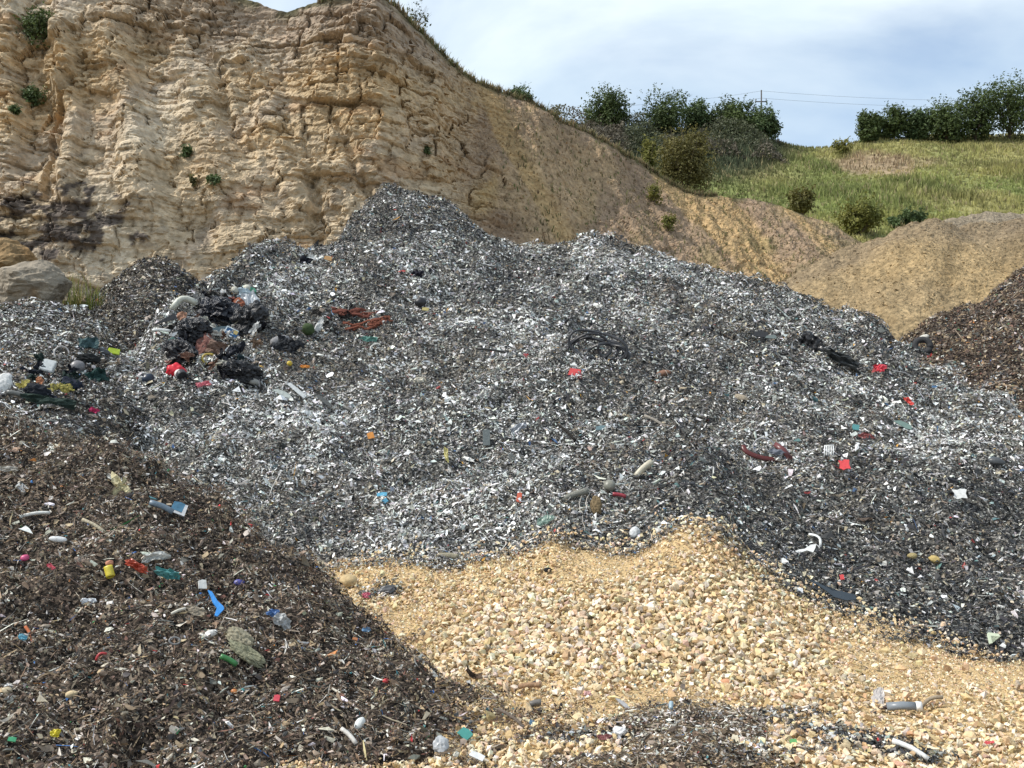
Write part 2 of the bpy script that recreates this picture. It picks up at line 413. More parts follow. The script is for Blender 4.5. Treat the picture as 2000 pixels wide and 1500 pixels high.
def vary(base, n, amt, seed):
    r = np.random.default_rng(seed)
    c = np.array(base)[None, :] * (1 + r.normal(0, amt, (n, 1))) * (1 + r.normal(0, amt * 0.25, (n, 3)))
    return np.clip(c, 0.004, 0.95)

# ground far and wide
g = 1500
gx = np.array([-g, -60, 60, g]); gy = np.array([-g, -5, 60, g])
V = np.array([(x, y, -0.35) for x in gx for y in gy]); me = mesh_np('ground', V, grid_faces(4, 4), M_EARTH, np.tile([[0.30, 0.23, 0.14]], (16, 1)))
tag(link('ground', me), kind='structure')

def sheet_obj(name, sft, ua, ub, nu, ny, mat, colf, ext=3.0, pre=0.6, parent=None, kind=None, sink=0.0):
    X, Y, Z = sft.grid(ua, ub, nu, ny, ext, pre)
    V = np.stack([X, Y, Z - sink], -1).reshape(-1, 3)
    col = colf(V[:, 0], V[:, 1], V[:, 2])
    o = link(name, mesh_np(name, V, grid_faces(nu, ny), mat, col, True), parent)
    if kind: o['kind'] = kind
    return o

def flatcol(c, amt=0.25, sc=0.5, seed=5):
    c = np.array(c)
    return lambda x, y, z: np.clip(c[None] * (1 + amt * fbm(x / sc, y / sc, z / sc, seed, 3))[:, None], 0.004, 1)

# ------------------------------------------------------------------ cliff
SQ = math.sqrt
CL_TOP = [(-900,-200,44),(0,-160,44),(200,-110,44),(330,-60,44),(420,-30,44),(470,-8,44),(505,2,44),(530,14,44),(560,20,44),(590,10,44),(620,2,44),(640,-3,44),(690,-12,44),(735,-8,44.5),(770,12,46),(810,52,47.5),(850,92,49),(900,140,51),(940,166,52.5),(980,182,54),(1030,205,55.5),(1080,235,57),(1140,262,59),(1200,290,61),(1250,315,62.5),(1290,345,63.5),(1340,378,64.5),(1400,383,65.5),(1460,388,66.5),(1520,402,67),(1580,425,67.5),(1630,440,68),(1660,462,68),(1720,500,68),(1900,560,68),(2900,700,68)]
CL_BOT = [(-900,700,32),(0,690,33),(400,680,34.5),(700,670,35.5),(860,660,36),(950,660,37.5),(1050,655,39),(1300,650,43),(1500,640,47),(1700,640,50),(2900,760,52)]
top = np.array(CL_TOP, float); bot = np.array(CL_BOT, float)

def cliff_base(u, s):
    vt, yt = np.interp(u, top[:, 0], top[:, 1]), np.interp(u, top[:, 0], top[:, 2])
    vb, yb = np.interp(u, bot[:, 0], bot[:, 1]), np.interp(u, bot[:, 0], bot[:, 2])
    v = vb + (vt - vb) * s
    steep = smooth(1010, 860, u)                       # vertical face on the left, scree slope on the right
    # height profile: scree apron at the foot, steep wall above
    q = s * (1 - steep) + steep * (0.42 * s + 0.58 * s ** 2.4 + 0.18 * s * (1 - s))
    # fit depth so the projected row stays v
    y = yb + (yt - yb) * q
    return u, v, y

def cliff_disp(x, y, z, u, s):
    steep = smooth(1060, 880, u)
    low = smooth(0.06, 0.4, s)
    xs = x - 0.12 * (z - 8)                               # joints lean down to the right
    wx = 0.25 * fbm(x * 0.9, z * 0.9, None, 5, 4, .6); wz = 0.16 * fbm(x * 0.5 + 9, z * 0.5, None, 6, 5, .6)
    xw, zw = xs + wx, z + wz + 0.04 * x + 0.7 * fbm(x * 0.15, z * 0.12, None, 8, 2)
    b = 1.0 * fbm(xw * 0.14, zw * 0.12, None, 101, 3, 0.5)
    # promontories and recesses seen in the face: (column, lean, half width, depth, lower row, upper row)
    v = 750 - (z - HC) * F / y
    for (uc, lean, hw, dep, v1, v0) in ((100, -0.12, 9, -1.4, 380, 160), (60, 0.0, 30, -1.5, 330, -200), (140, 0.05, 16, 1.3, 400, 60), (335, 0.28, 40, -1.1, 470, 60), (250, 0.18, 28, 0.8, 420, 40), (620, 0.1, 10, -0.7, 560, 330), (850, 0.0, 16, 0.9, 300, 150), (700, 0.5, 10, -0.7, 420, 230), (540, 0.3, 22, 0.7, 430, 90), (440, 0.4, 14, -0.8, 300, 80), (950, 0.2, 16, 0.5, 480, 250)):
        c = uc + lean * (v - (v0 + v1) / 2) + 26 * fbm(v / 55.0, u * 0, None, int(uc), 4, .6)
        b = b + 0.5 * dep * smooth(hw * 1.6, hw * 0.4, np.abs(u - c)) * smooth(v1 + 40, v1 - 20, v) * smooth(v0 - 40, v0 + 20, v)
    def blocks(th, ln, sd):
        """courses of thickness th cut by upright joints about ln apart: offset of each block, and an undercut below it"""
        q = zw / th + 0.35 * fbm(xw * 0.5, zw * 0.5, None, sd + 8, 3); k = np.floor(q); fz = q - k
        l = ln * (0.6 + 1.1 * hash1(k, sd)); p = (xw + 9 * hash1(k, sd + 1) + 0.25 * th * fbm(xw * 2, zw * 3, None, sd + 9, 2)) / l; kk = np.floor(p); fx = p - kk
        o = hash2(kk, k, sd + 2) - 0.5; tl = (hash2(kk, k, sd + 3) - 0.5) * (fx - .5)
        j = np.minimum(np.minimum(fz, 1 - fz) * th, np.minimum(fx, 1 - fx) * l)
        up = smooth(0.09, 0.0, np.minimum(fx, 1 - fx) * l) * smooth(0.35, 0.6, hash2(kk, k // 3, sd + 5))
        return 1.25 * o + 1.1 * tl - 0.18 * smooth(0.30, 0.0, fz) - 0.45 * up, j
    f1, e1 = blocks(0.80, 1.5, 11); f4, e4 = blocks(0.30, 0.75, 61)
    f2, e2 = facets(xw / 0.85 + 5, zw / 0.36, 23, 0.45)
    f3, e3 = facets(xw / 0.38 + 5, zw / 0.18, 37, 0.5)
    rough = smooth(-0.5, 0.2, fbm(x * 0.20, z * 0.24, None, 110, 3) + 0.28 * smooth(0.4, 0.85, s))
    k = np.floor(zw / 0.55 + 0.3 * fbm(xs * 0.4, z * 0.1, None, 44, 2)); bed = (hash1(k, 3) - 0.5) * 0.55 * (0.25 + 0.75 * smooth(-19, -12, x))
    beds = smooth(-0.1, 0.35, fbm(x * 0.13, z * 0.18, None, 111, 3) + 0.45 * smooth(0.45, 0.8, s) - 0.05)
    d = b * (0.35 + 0.65 * low) + (0.45 + 0.55 * rough) * (0.56 * f1 + 0.34 * f4 + 0.22 * f2 + 0.14 * f3) + beds * bed * 0.5
    d = d - 0.22 * 1.5 * rough * smooth(0.07, 0.0, e1) * smooth(0.0, 0.3, fbm(x * .3 + 4, z * .4, None, 67, 3)) - 0.10 * smooth(0.05, 0.0, e4) * rough * smooth(-0.1, 0.3, fbm(x * .5, z * .5, None, 66, 2))
    crack = np.abs(fbm(xw * 0.30 + 2, zw * 0.16, None, 120, 4))
    d = d - 0.12 * smooth(0.018, 0.0, crack) * smooth(0.0, 0.25, fbm(x * 0.25, z * 0.3, None, 121, 2))
    fine = 0.13 * fbm(x * 1.3, z * 1.9, None, 130, 6, 0.66)
    sl = smooth(0.05, 0.35, fbm(x * 0.22 - z * 0.10, z * 0.16, None, 127, 3))       # smooth slipped faces between the broken ones
    d = d - sl * rough * 0.8 * (0.28 * f4 + 0.22 * f2 + 0.3 * f1)
    dS = steep * d + fine * (0.5 + 0.5 * steep)
    # scree: rills running down the slope
    t = 1 - steep
    run = u / 34.0 + s * 6.0
    g1, _ = facets(run * 0.8, s * 9, 51, 0.6)
    dS = dS + t * (0.55 * fbm(run * 0.5, s * 1.2, None, 140, 4) + 0.10 * (1 - 2 * np.abs(fbm(run * 1.3 + 2 * fbm(run * .3, s * 4, None, 9, 2), s * 5, None, 141, 4, .6))) + 0.16 * fbm(u / 14.0, s * 24, None, 143, 4, .6) + 1.0 * fbm(u / 170.0, s * 1.5, None, 142, 2) + 0.10 * g1)
    return dS * smooth(1.04, 0.93, s)

def cliff_point(u, s):
    u = np.asarray(u, float); s = np.asarray(s, float)
    _, v, y = cliff_base(u, s)
    x = (u - 1000) / F * y; z = zat(v, y)
    d = cliff_disp(x, y, z, u, s)
    steep = smooth(1060, 880, u)
    nx, ny, nz = 0.12 + 0 * u, -(0.55 + 0.4 * steep), 0.75 - 0.55 * steep
    ln = np.sqrt(nx * nx + ny * ny + nz * nz)
    return x + d * nx / ln, y + d * ny / ln, z + d * nz / ln

def cliff_col(x, y, z, u, s):
    v = 750 - (z - HC) * F / y; uu = 1000 + F * x / y
    pale = np.array([0.50, 0.395, 0.265]); ochre = np.array([0.48, 0.335, 0.175]); cream = np.array([0.62, 0.53, 0.40])
    pink = np.array([0.35, 0.27, 0.20]); grey = np.array([0.27, 0.215, 0.155]); rust = np.array([0.33, 0.17, 0.07])
    zw = z + 0.5 * fbm(x * 0.2, z * 0.2, None, 7, 2)
    c = np.tile(pale, (len(x), 1))
    def mix(c, col, w): return c * (1 - w[:, None]) + col[None] * w[:, None]
    c = mix(c, cream, 0.75 * smooth(0.05, 0.5, fbm(x * 0.35, z * 0.16, None, 201, 4)))
    c = mix(c, np.array([0.44, 0.355, 0.27]), 0.6 * smooth(0.0, 0.4, fbm((x - 0.5 * z) * 0.8, z * 0.22, None, 215, 4)))
    band = smooth(9.5, 12.0, zw) * smooth(18.5, 16.0, zw)
    c = mix(c, ochre, 0.55 * band * smooth(-0.25, 0.25, fbm(x * 0.3, z * 0.8, None, 202, 4)) * smooth(1000, 850, u))
    c = mix(c, rust, 0.4 * smooth(0.25, 0.5, fbm(x * 0.5, z * 1.3, None, 203, 4)) * smooth(1000, 850, u))
    topw = smooth(15.5, 19.0, z + 1.5 * fbm(x * 0.3, z * 0.3, None, 204, 3) + 0.11 * (x + 12)) * smooth(-24, -10, x)
    c = mix(c, pink, 0.85 * topw)
    t = smooth(840, 960, u)
    scree = mix(np.tile(np.array([0.385, 0.285, 0.18]), (len(x), 1)), np.array([0.43, 0.315, 0.165]), smooth(-0.1, 0.4, fbm(uu / 55.0 + 0.3 * s, s * 1.6, None, 205, 4)))
    scree = mix(scree, np.array([0.285, 0.21, 0.15]), 0.9 * smooth(-0.15, 0.35, fbm(uu / 120.0 - s * 2.0, s * 3.0, None, 206, 4) + smooth(1000, 1250, u) * 0.25 + 0.4 * (s - 0.6)))
    scree = mix(scree, np.array([0.46, 0.325, 0.16]), 0.7 * smooth(0.15, 0.45, fbm(uu / 90.0 + s * 3.5, s * 1.2, None, 207, 3)))
    scree = mix(scree, np.array([0.15, 0.15, 0.06]), 0.35 * smooth(0.1, 0.5, fbm(uu / 60.0, s * 6, None, 208, 3)) * smooth(1150, 1350, u))
    c = c * (1 - t[:, None]) + scree * np.array([[1.02, 0.99, 0.94]]) * t[:, None]
    # dark spilled soil at the lower left
    sp = fbm(uu / 70.0, v / 40.0, None, 209, 4)
    w = smooth(0.02, 0.22, 0.9 * fbm(uu / 26.0 + v / 60.0, v / 16.0, None, 219, 4) + sp * .6 - 0.55 * np.hypot((uu - 120) / 150.0, (v - 445) / 75.0) + 0.32)
    c = mix(c, np.array([0.085, 0.07, 0.065]), 0.9 * w)
    w2 = smooth(0.25, 0.5, fbm(uu / 40.0, v / 30.0, None, 210, 3)) * smooth(330, 420, v) * smooth(700, 500, uu)
    c = mix(c, np.array([0.16, 0.135, 0.11]), 0.4 * w2)
    g = smooth(0.965, 1.0, s) * smooth(0.0, 0.2, fbm(x * 0.9, z, None, 211, 3) + 0.25)
    c = mix(c, np.array([0.07, 0.075, 0.03]), 0.8 * g)
    c = c * (1 + 0.22 * fbm(x * 2.2, y * 2.2, z * 3.0, 212, 3) + 0.16 * fbm(x * .4, z * .6, None, 216, 3))[:, None]
    return np.clip(c, 0.01, 0.8)

NU, NS = 580, 310
uu = np.concatenate([np.linspace(-700, -40, 60)[:-1], np.linspace(-40, 1700, NU), np.linspace(1700, 2500, 30)[1:]])
ss = np.linspace(0.12, 1.0, NS)
U, S = np.meshgrid(uu, ss, indexing='ij')
X, Y, Z = cliff_point(U, S)
# plateau behind the rim
pb = [1.5, 5, 14, 45]
XX = np.concatenate([X] + [(X[:, -1:] * (1 + k / 50.0)) for k in pb], 1)
YY = np.concatenate([Y] + [(Y[:, -1:] + k) for k in pb], 1)
ZZ = np.concatenate([Z] + [(Z[:, -1:] - 0.35 * k * (1 if k < 10 else 0.8)) for k in pb], 1)
Uf = np.concatenate([U] + [U[:, -1:]] * 4, 1).ravel(); Sf = np.concatenate([S] + [np.ones_like(U[:, -1:])] * 4, 1).ravel()
V = np.stack([XX, YY, ZZ], -1).reshape(-1, 3)
cliff = link('cliff', mesh_np('cliff', V, grid_faces(len(uu), NS + 4), M_ROCK, cliff_col(V[:, 0], V[:, 1], V[:, 2], Uf, Sf), False))
tag(cliff, 'tall ochre limestone quarry face with a scree slope running down to the right', 'cliff', kind='structure')

# ------------------------------------------------------------------ prototypes for pieces
def hull_proto(n, seed, sx=1, sy=1, sz=1, jit=0.25):
    r = np.random.default_rng(seed); bm = bmesh.new()
    for _ in range(n):
        p = r.normal(size=3); p /= np.linalg.norm(p); p *= 0.5 * (1 - jit * r.random())
        bm.verts.new((p[0] * sx, p[1] * sy, p[2] * sz))
    res = bmesh.ops.convex_hull(bm, input=bm.verts)
    bmesh.ops.delete(bm, geom=[v for v in bm.verts if not v.link_faces], context='VERTS')
    bmesh.ops.triangulate(bm, faces=bm.faces)
    bm.verts.index_update()
    V = np.array([v.co[:] for v in bm.verts]); Fc = np.array([[v.index for v in f.verts] for f in bm.faces])
    bm.free(); return V, Fc

def flake_proto(seed, asp=0.6, bend=0.25):
    """a torn, folded flake with four or five corners"""
    r = np.random.default_rng(seed); n = 4 if seed % 2 else 5
    a = np.sort(r.uniform(0, 2 * np.pi, n)) * 0.35 + np.arange(n) * 2 * np.pi / n * 0.65 + 0.65
    rad = r.uniform(0.28, 0.60, n)
    V = np.stack([np.cos(a) * rad, np.sin(a) * rad * asp, r.normal(0, bend * 0.5, n)], 1)
    return V, np.array([[0, i, i + 1] for i in range(1, n - 1)])

def strip_proto(seed, w=0.16, bend=0.25):
    r = np.random.default_rng(seed); xs = np.linspace(-0.5, 0.5, 3)
    yb = np.cumsum(r.normal(0, 0.12, 3)); zb = bend * np.cumsum(r.normal(0, 0.6, 3)) * 0.5
    tw = np.cumsum(r.normal(0, 0.6, 3)); V = []
    for i in range(3):
        ww = w * (0.6 if i in (0, 2) else 1) / 2
        V.append((xs[i], yb[i] + ww * math.cos(tw[i]), zb[i] + ww * math.sin(tw[i])))
        V.append((xs[i], yb[i] - ww * math.cos(tw[i]), zb[i] - ww * math.sin(tw[i])))
    Fc = []
    for i in range(2):
        a = 2 * i; Fc += [[a, a + 1, a + 3], [a, a + 3, a + 2]]
    return np.array(V), np.array(Fc)

FLAKES = [flake_proto(i, 0.45 + 0.1 * (i % 5), 0.15 + 0.08 * (i % 4)) for i in range(18)]
STRIPS = [strip_proto(100 + i, 0.07 + 0.05 * (i % 4), 0.3) for i in range(14)]
CHUNKS = [hull_proto(6, 200 + i, 1, 0.7, 0.5, 0.35) for i in range(12)]
STONES = [hull_proto(10, 300 + i, 1, 0.80, 0.66, 0.30) for i in range(18)]
PEBBLES = [hull_proto(6, 400 + i, 1, 0.85, 0.7, 0.25) for i in range(12)]

def thick_flake(seed, asp):
    r = np.random.default_rng(seed); n = 6; a = np.arange(n) * 2 * np.pi / n + r.uniform(-.3, .3, n); rad = r.uniform(.3, .6, n)
    top_ = np.stack([np.cos(a) * rad, np.sin(a) * rad * asp, 0.25 * (np.cos(a) * rad * 1.6) ** 2 + r.normal(0, .05, n)], 1)
    V = np.vstack([top_ + [0, 0, .02], top_ - [0, 0, .02]]); Fc = [[0, i, i + 1] for i in range(1, n - 1)] + [[n, n + i + 1, n + i] for i in range(1, n - 1)]
    for i in range(n): j = (i + 1) % n; Fc += [[i, n + i, n + j], [i, n + j, j]]
    return V, np.array(Fc)
PARTP = [thick_flake(900 + i, 0.35 + 0.08 * (i % 6)) for i in range(12)] + [hull_proto(10, 950 + i, 1, .6, .45, .3) for i in range(6)]

def frames(N, rng, tilt, align=None, al=0.0):
    n = N + rng.normal(0, 1, N.shape) * tilt[:, None]
    n /= np.linalg.norm(n, axis=1, keepdims=True)
    t = rng.normal(0, 1, N.shape)
    if align is not None: t = t * (1 - al) + align * al * 1.5 * np.sign(rng.random((len(N), 1)) - 0.5)
    t -= (t * n).sum(1, keepdims=True) * n; t /= np.linalg.norm(t, axis=1, keepdims=True)
    b = np.cross(n, t)
    return np.stack([t, b, n], -1)          # columns

def build_pieces(name, protos, P, R, S, col, idx, mat, parent=None):
    Vs, Fs, Cs, off = [], [], [], 0
    for k, (pv, pf) in enumerate(protos):
        m = np.nonzero(idx == k)[0]
        if len(m) == 0: continue
        L = pv[None] * S[m][:, None, :]
        W = np.einsum('nij,nkj->nki', R[m], L) + P[m][:, None, :]
        nv = len(pv)
        Fs.append((pf[None] + (np.arange(len(m)) * nv)[:, None, None]).reshape(-1, 3) + off)
        Vs.append(W.reshape(-1, 3)); Cs.append(np.repeat(col[m], nv, 0)); off += len(m) * nv
    V = np.concatenate(Vs); Fc = np.concatenate(Fs); Cc = np.concatenate(Cs)
    o = link(name, mesh_np(name, V, Fc, mat, Cc), parent); o['kind'] = 'stuff'
    return o, len(Fc)

def sample(sft, n, ua, ub, rng, pre=0.3, ext=0.7, keyname=None, margin=0.06, pw=2.0):
    """points spread evenly over a heap's own area"""
    out_x, out_y, have = [], [], 0
    while have < n:
        m = int(n * 1.3) + 100
        u = rng.uniform(ua, ub, m); a = sft.toe_at(u) - pre; b = sft.crest_at(u) + ext
        ymax = b.max(); ymin = a.min()
        y = rng.uniform(max(ymin, 0.5) ** pw, ymax ** pw, m) ** (1 / pw)
        k = (y > a) & (y < b); u, y = u[k], y[k]; x = (u - 1000) / F * y
        if keyname:
            k = sft.h(x, y) > hmax(x, y, (keyname,)) - margin; x, y = x[k], y[k]
        out_x.append(x); out_y.append(y); have += len(x)
        if len(x) == 0: break
    x = np.concatenate(out_x)[:n]; y = np.concatenate(out_y)[:n]
    return x, y

NTRI = 0
def palette(rng, n, cols, w):
    w = np.array(w, float); w = w / w.sum(-1, keepdims=True)
    if w.ndim == 1: idx = rng.choice(len(cols), n, p=w)
    else: idx = (rng.random(n)[:, None] > np.cumsum(w, 1)).sum(1).clip(0, len(cols) - 1)
    c = np.array(cols)[idx]
    c = c * (1 + rng.normal(0, 0.16, (n, 1))) * (1 + rng.normal(0, 0.04, (n, 3)))
    return np.clip(c, 0.004, 0.92)

# ------------------------------------------------------------------ heaps
def dark_base(c): return flatcol(c, 0.4, 0.3)

GREYCOL = [(0.86,0.86,0.83),(0.56,0.56,0.53),(0.31,0.305,0.29),(0.13,0.128,0.12),(0.03,0.03,0.032),(0.26,0.22,0.16),(0.14,0.11,0.08),(0.36,0.42,0.42),(0.09,0.17,0.17),(0.50,0.44,0.31),(0.32,0.05,0.045),(0.06,0.12,0.24),(0.68,0.36,0.06)]
def grey_weights(x, y, bias=0.0, brown=0.0):
    left = smooth(1.0, -3.5, x) * smooth(19, 12, y) * 0.75
    n1 = 0.9 * fbm(x * 0.35, y * 0.35, None, 301, 3) + 0.6 * fbm(x * 1.6, y * 1.3, None, 303, 3) + bias + left; n2 = fbm(x * 0.5, y * 0.5, None, 302, 3) + 0.5 * fbm(x * 2, y * 2, None, 304, 2) + brown
    n1 = n1 - 0.5 * smooth(0.5, 4.0, x) * smooth(13.5, 9.0, y) - 0.9 * smooth(3.2, 1.2, np.hypot(x + 3.4, (y - 24.5) * .8)) - 0.35 * smooth(3.0, 1.5, np.abs(x - 0.8)) * smooth(2.2, 0.8, np.abs(y - 11.5))
    cl = smooth(0.08, 0.36, fbm(x * 1.1, y * 0.7, None, 306, 5, .65))
    W = np.zeros((len(x), len(GREYCOL)))
    W[:, 0] = 0.26 * np.exp(2.0 * n1); W[:, 1] = 0.19 * np.exp(0.8 * n1); W[:, 2] = 0.14; W[:, 3] = 0.16; W[:, 4] = 0.20 * np.exp(-2.0 * n1)
    W[:, 5] = 0.10 * np.exp(1.6 * n2); W[:, 6] = 0.10 * np.exp(1.8 * n2); W[:, 7] = 0.02; W[:, 8] = 0.014; W[:, 9] = 0.03
    W[:, 10] = 0.004; W[:, 11] = 0.006; W[:, 12] = 0.002
    W[:, 0] *= 1 - .8 * cl; W[:, 1] *= 1 - .5 * cl; W[:, 4] += .45 * cl; W[:, 6] += .18 * cl; W[:, 3] += .12 * cl
    return W

def scrap_heap(name, key, sft, label, cat, ua, ub, n, smin, smax, bias, brown, seed, basec, ncol, nrow, kind='thing', np_=0, part_range=(0.1, 0.2), cols=GREYCOL, wfun=grey_weights, mat=M_SCRAP, pmat=M_SCRAP_P, mix=(0.68, 0.26, 0.06), ext=0.8, group=None, part_name='scrap', tilt=0.40, lift=0.25):
    global NTRI
    rng = np.random.default_rng(seed)
    base = sheet_obj(name, sft, ua, ub, ncol, nrow, M_BASE_D, dark_base(basec), ext=6.0, pre=0.8, sink=0.05)
    tag(base, label, cat, group)
    x, y = sample(sft, n, ua, ub, rng, 0.4, ext, key, pw=1.25 if key == 'grey' else 1.8)
    n = len(x); z = sft.h(x, y); N = sft.normal(x, y, 0.05)
    size = (smin + (smax - smin) * (0.9 * rng.random(n) ** 3.2 + 0.9 * (rng.random(n) < 0.015))) * (1 if y.max() < 12 else 0.72 + 0.38 * smooth(9, 24, y))
    P = np.stack([x, y, z], -1) + N * (rng.uniform(-0.3, 1.0, n) * size * lift)[:, None]
    # small clumps and hollows give the surface its broken relief
    P[:, 2] += (0.07 * fbm(x * 4, y * 4, None, 17, 3) + 0.05 * fbm(x * 1.8, y * 1.8, None, 18, 2)) * np.clip((y - 3) / 7, .25, 1)
    down = np.stack([np.ones(n), 0 * x, 0 * x], -1)
    R = frames(N, rng, np.abs(rng.normal(0, tilt, n)) + 0.08, down, 0.35)
    kindr = rng.random(n); protos = FLAKES + STRIPS + CHUNKS; nf, ns_, nc = len(FLAKES), len(STRIPS), len(CHUNKS)
    idx = np.where(kindr < mix[0], rng.integers(0, nf, n), np.where(kindr < mix[0] + mix[1], nf + rng.integers(0, ns_, n), nf + ns_ + rng.integers(0, nc, n)))
    S = np.stack([size * rng.uniform(0.8, 1.5, n), size * rng.uniform(0.6, 1.1, n), size * rng.uniform(0.6, 1.2, n)], -1)
    st = (idx >= nf) & (idx < nf + ns_); S[st, 0] *= rng.choice([1.3, 1.6, 2.6], st.sum(), p=[.5, .4, .1]); S[st, 1] *= 1.0
    ck = idx >= nf + ns_; S[ck] *= 0.8
    col = palette(rng, n, cols, wfun(x, y, bias, brown))
    o, t = build_pieces(name.replace('heap', 'layer').replace('pile', 'layer') + '_bits', protos, P, R, S, col, idx, mat, base)
    NTRI += t
    if np_:
        x, y = sample(sft, np_, max(ua, 10), min(ub, 1990), rng, -0.3, -0.3, key, -0.0)
        np_ = len(x)
        z = sft.h(x, y); N = sft.normal(x, y, 0.1)
        R = frames(N, rng, np.abs(rng.normal(0, 0.3, np_)) + 0.05, np.tile([[1., 0, 0]], (np_, 1)), 0.4)
        meshes = [mesh_np(part_name, *p, pmat) for p in PARTP]
        col = palette(rng, np_, cols, wfun(x, y, bias + 0.2, brown))
        for i in range(np_):
            k = rng.integers(0, len(meshes)); sz = rng.uniform(*part_range)
            ob = bpy.data.objects.new(part_name, meshes[k])
            M = Matrix(R[i].tolist()).to_4x4(); M.translation = Vector((x[i], y[i], z[i])) + Vector(N[i]) * sz * 0.15
            ob.matrix_world = M @ Matrix.Diagonal((sz, sz * rng.uniform(0.5, 0.9), sz * rng.uniform(0.5, 1), 1))
            ob.color = (*col[i], 1); C.objects.link(ob); ob.parent = base
    return base

grey_heap = scrap_heap('shredded_waste_heap', 'grey', grey_s, 'huge heap of shredded grey and white plastic and metal waste filling the middle', 'waste heap', -60, 2080, 345000, 0.030, 0.115, 0.0, 0.0, 401, (0.12,0.115,0.105), 270, 180, np_=300, part_range=(0.09, 0.20))
left_heap = scrap_heap('mixed_waste_pile', 'left', leftpile_s, 'low pile of brownish grey shredded waste in front of the grey boulder', 'waste pile', -120, 330, 26000, 0.04, 0.11, -0.45, 0.35, 402, (0.06,0.052,0.042), 90, 90, np_=40, part_range=(0.12, 0.22))
back_heap = scrap_heap('dark_waste_pile', 'backp', backpile_s, 'rounded dark brown waste pile against the foot of the cliff', 'waste pile', 90, 480, 15000, 0.045, 0.12, -0.8, 0.8, 403, (0.06,0.05,0.04), 80, 50, np_=0)

BRCOL = [(0.78,0.75,0.69),(0.48,0.43,0.355),(0.28,0.225,0.165),(0.175,0.125,0.085),(0.09,0.062,0.045),(0.035,0.03,0.028),(0.30,0.21,0.13),(0.42,0.32,0.19),(0.13,0.13,0.12),(0.20,0.10,0.07),(0.06,0.20,0.22),(0.05,0.16,0.42),(0.50,0.05,0.05),(0.55,0.22,0.06),(0.06,0.28,0.10)]
def brown_weights(x, y, bias=0.0, brown=0.0):
    n1 = fbm(x * 0.9, y * 0.9, None, 311, 3) + bias; n2 = fbm(x * 0.6, y * 0.6, None, 312, 3) + brown
    W = np.zeros((len(x), len(BRCOL)))
    cl = smooth(0.05, 0.4, fbm(x * 2.2, y * 1.8, None, 316, 4, .6))
    W[:, 0] = 0.10 * np.exp(1.5 * n1) * (1 - .8 * cl); W[:, 1] = 0.17 * np.exp(1.0 * n1) * (1 - .6 * cl); W[:, 2] = 0.20; W[:, 3] = 0.22; W[:, 4] = 0.20 * np.exp(0.8 * n2); W[:, 5] = 0.10 + .25 * cl; W[:, 4] += .3 * cl
    W[:, 6] = 0.08 * np.exp(0.6 * n2); W[:, 7] = 0.045; W[:, 8] = 0.06; W[:, 9] = 0.02
    W[:, 10] = 0.006; W[:, 11] = 0.003; W[:, 12] = 0.003; W[:, 13] = 0.003; W[:, 14] = 0.002
    return W
right_heap = scrap_heap('brown_waste_pile', 'right', rightpile_s, 'dark brown waste pile rising at the right edge in front of the ochre mound', 'waste pile', 1600, 2120, 30000, 0.05, 0.13, -0.9, 0.6, 404, (0.05,0.036,0.028), 110, 80, cols=BRCOL, wfun=brown_weights, mat=M_SOIL, mix=(0.35, 0.2, 0.45))
brown_heap = scrap_heap('soil_waste_heap', 'brown', brown_s, 'near heap of brown soily shredded waste with coloured plastic scraps', 'waste heap', -80, 1330, 88000, 0.015, 0.064, 0.0, 0.0, 405, (0.065,0.05,0.038), 200, 140, cols=BRCOL, wfun=brown_weights, mat=M_SOIL, pmat=M_SOIL_P, mix=(0.20, 0.25, 0.55), np_=300, part_range=(0.045, 0.10), part_name='waste_piece', tilt=0.6, lift=0.4, ext=0.35)
small_heap = scrap_heap('small_waste_pile', 'small', small_s, 'low strewn pile of grey and maroon shreds on the gravel at the bottom edge', 'waste pile', 1040, 1700, 12000, 0.013, 0.048, 0.45, -0.2, 406, (0.16,0.12,0.08), 130, 60, cols=BRCOL, wfun=brown_weights, mat=M_SOIL, pmat=M_SOIL_P, mix=(0.5, 0.3, 0.2), np_=30, part_range=(0.04, 0.08), ext=0.2)

# limestone gravel
def gcol(x, y, z):
    c = np.array([0.60, 0.44, 0.235])
    w = fbm(x * 2, y * 2, None, 321, 3)[:, None]
    return np.clip(c[None] * (1 + 0.15 * w), 0, 1)
gravel = sheet_obj('gravel_bed', gravel_s, -300, 2300, 260, 170, M_BASE_G, gcol, ext=2.5, pre=1.2, sink=0.02)
tag(gravel, 'pale yellow crushed limestone gravel bank spread in front of the grey heap', 'gravel', kind='structure')
rng = np.random.default_rng(500)
x, y = sample(gravel_s, 56000, 480, 2080, rng, 0.0, 0.25, 'gravel', 0.02)
n = len(x); z = gravel_s.h(x, y); N = gravel_s.normal(x, y, 0.05)
coarse = (0.25 + 0.75 * np.exp(-((y - 7.8) / 1.0) ** 2)) * smooth(700, 950, 1000 + F * x / y) * smooth(1900, 1500, 1000 + F * x / y)
coarse = np.clip(coarse + 0.15 * smooth(6.0, 5.3, y) + 0.6 * fbm(x * 1.1, y * 1.1, None, 33, 3), 0, 1)
size = 0.014 + (0.026 + 0.062 * coarse) * rng.random(n) ** 1.7
P = np.stack([x, y, z], -1) + N * (size * rng.uniform(-0.1, 0.35, n))[:, None]
R = frames(N, rng, np.full(n, 0.7))
S = size[:, None] * rng.uniform(0.8, 1.25, (n, 3))
STCOL = [(0.68,0.54,0.345),(0.61,0.45,0.255),(0.78,0.67,0.50),(0.48,0.33,0.175),(0.70,0.61,0.49),(0.38,0.32,0.24),(0.62,0.44,0.31)]
STW = [0.30, 0.26, 0.16, 0.10, 0.10, 0.04, 0.04]
col = palette(rng, n, STCOL, STW)
big = size > 0.042
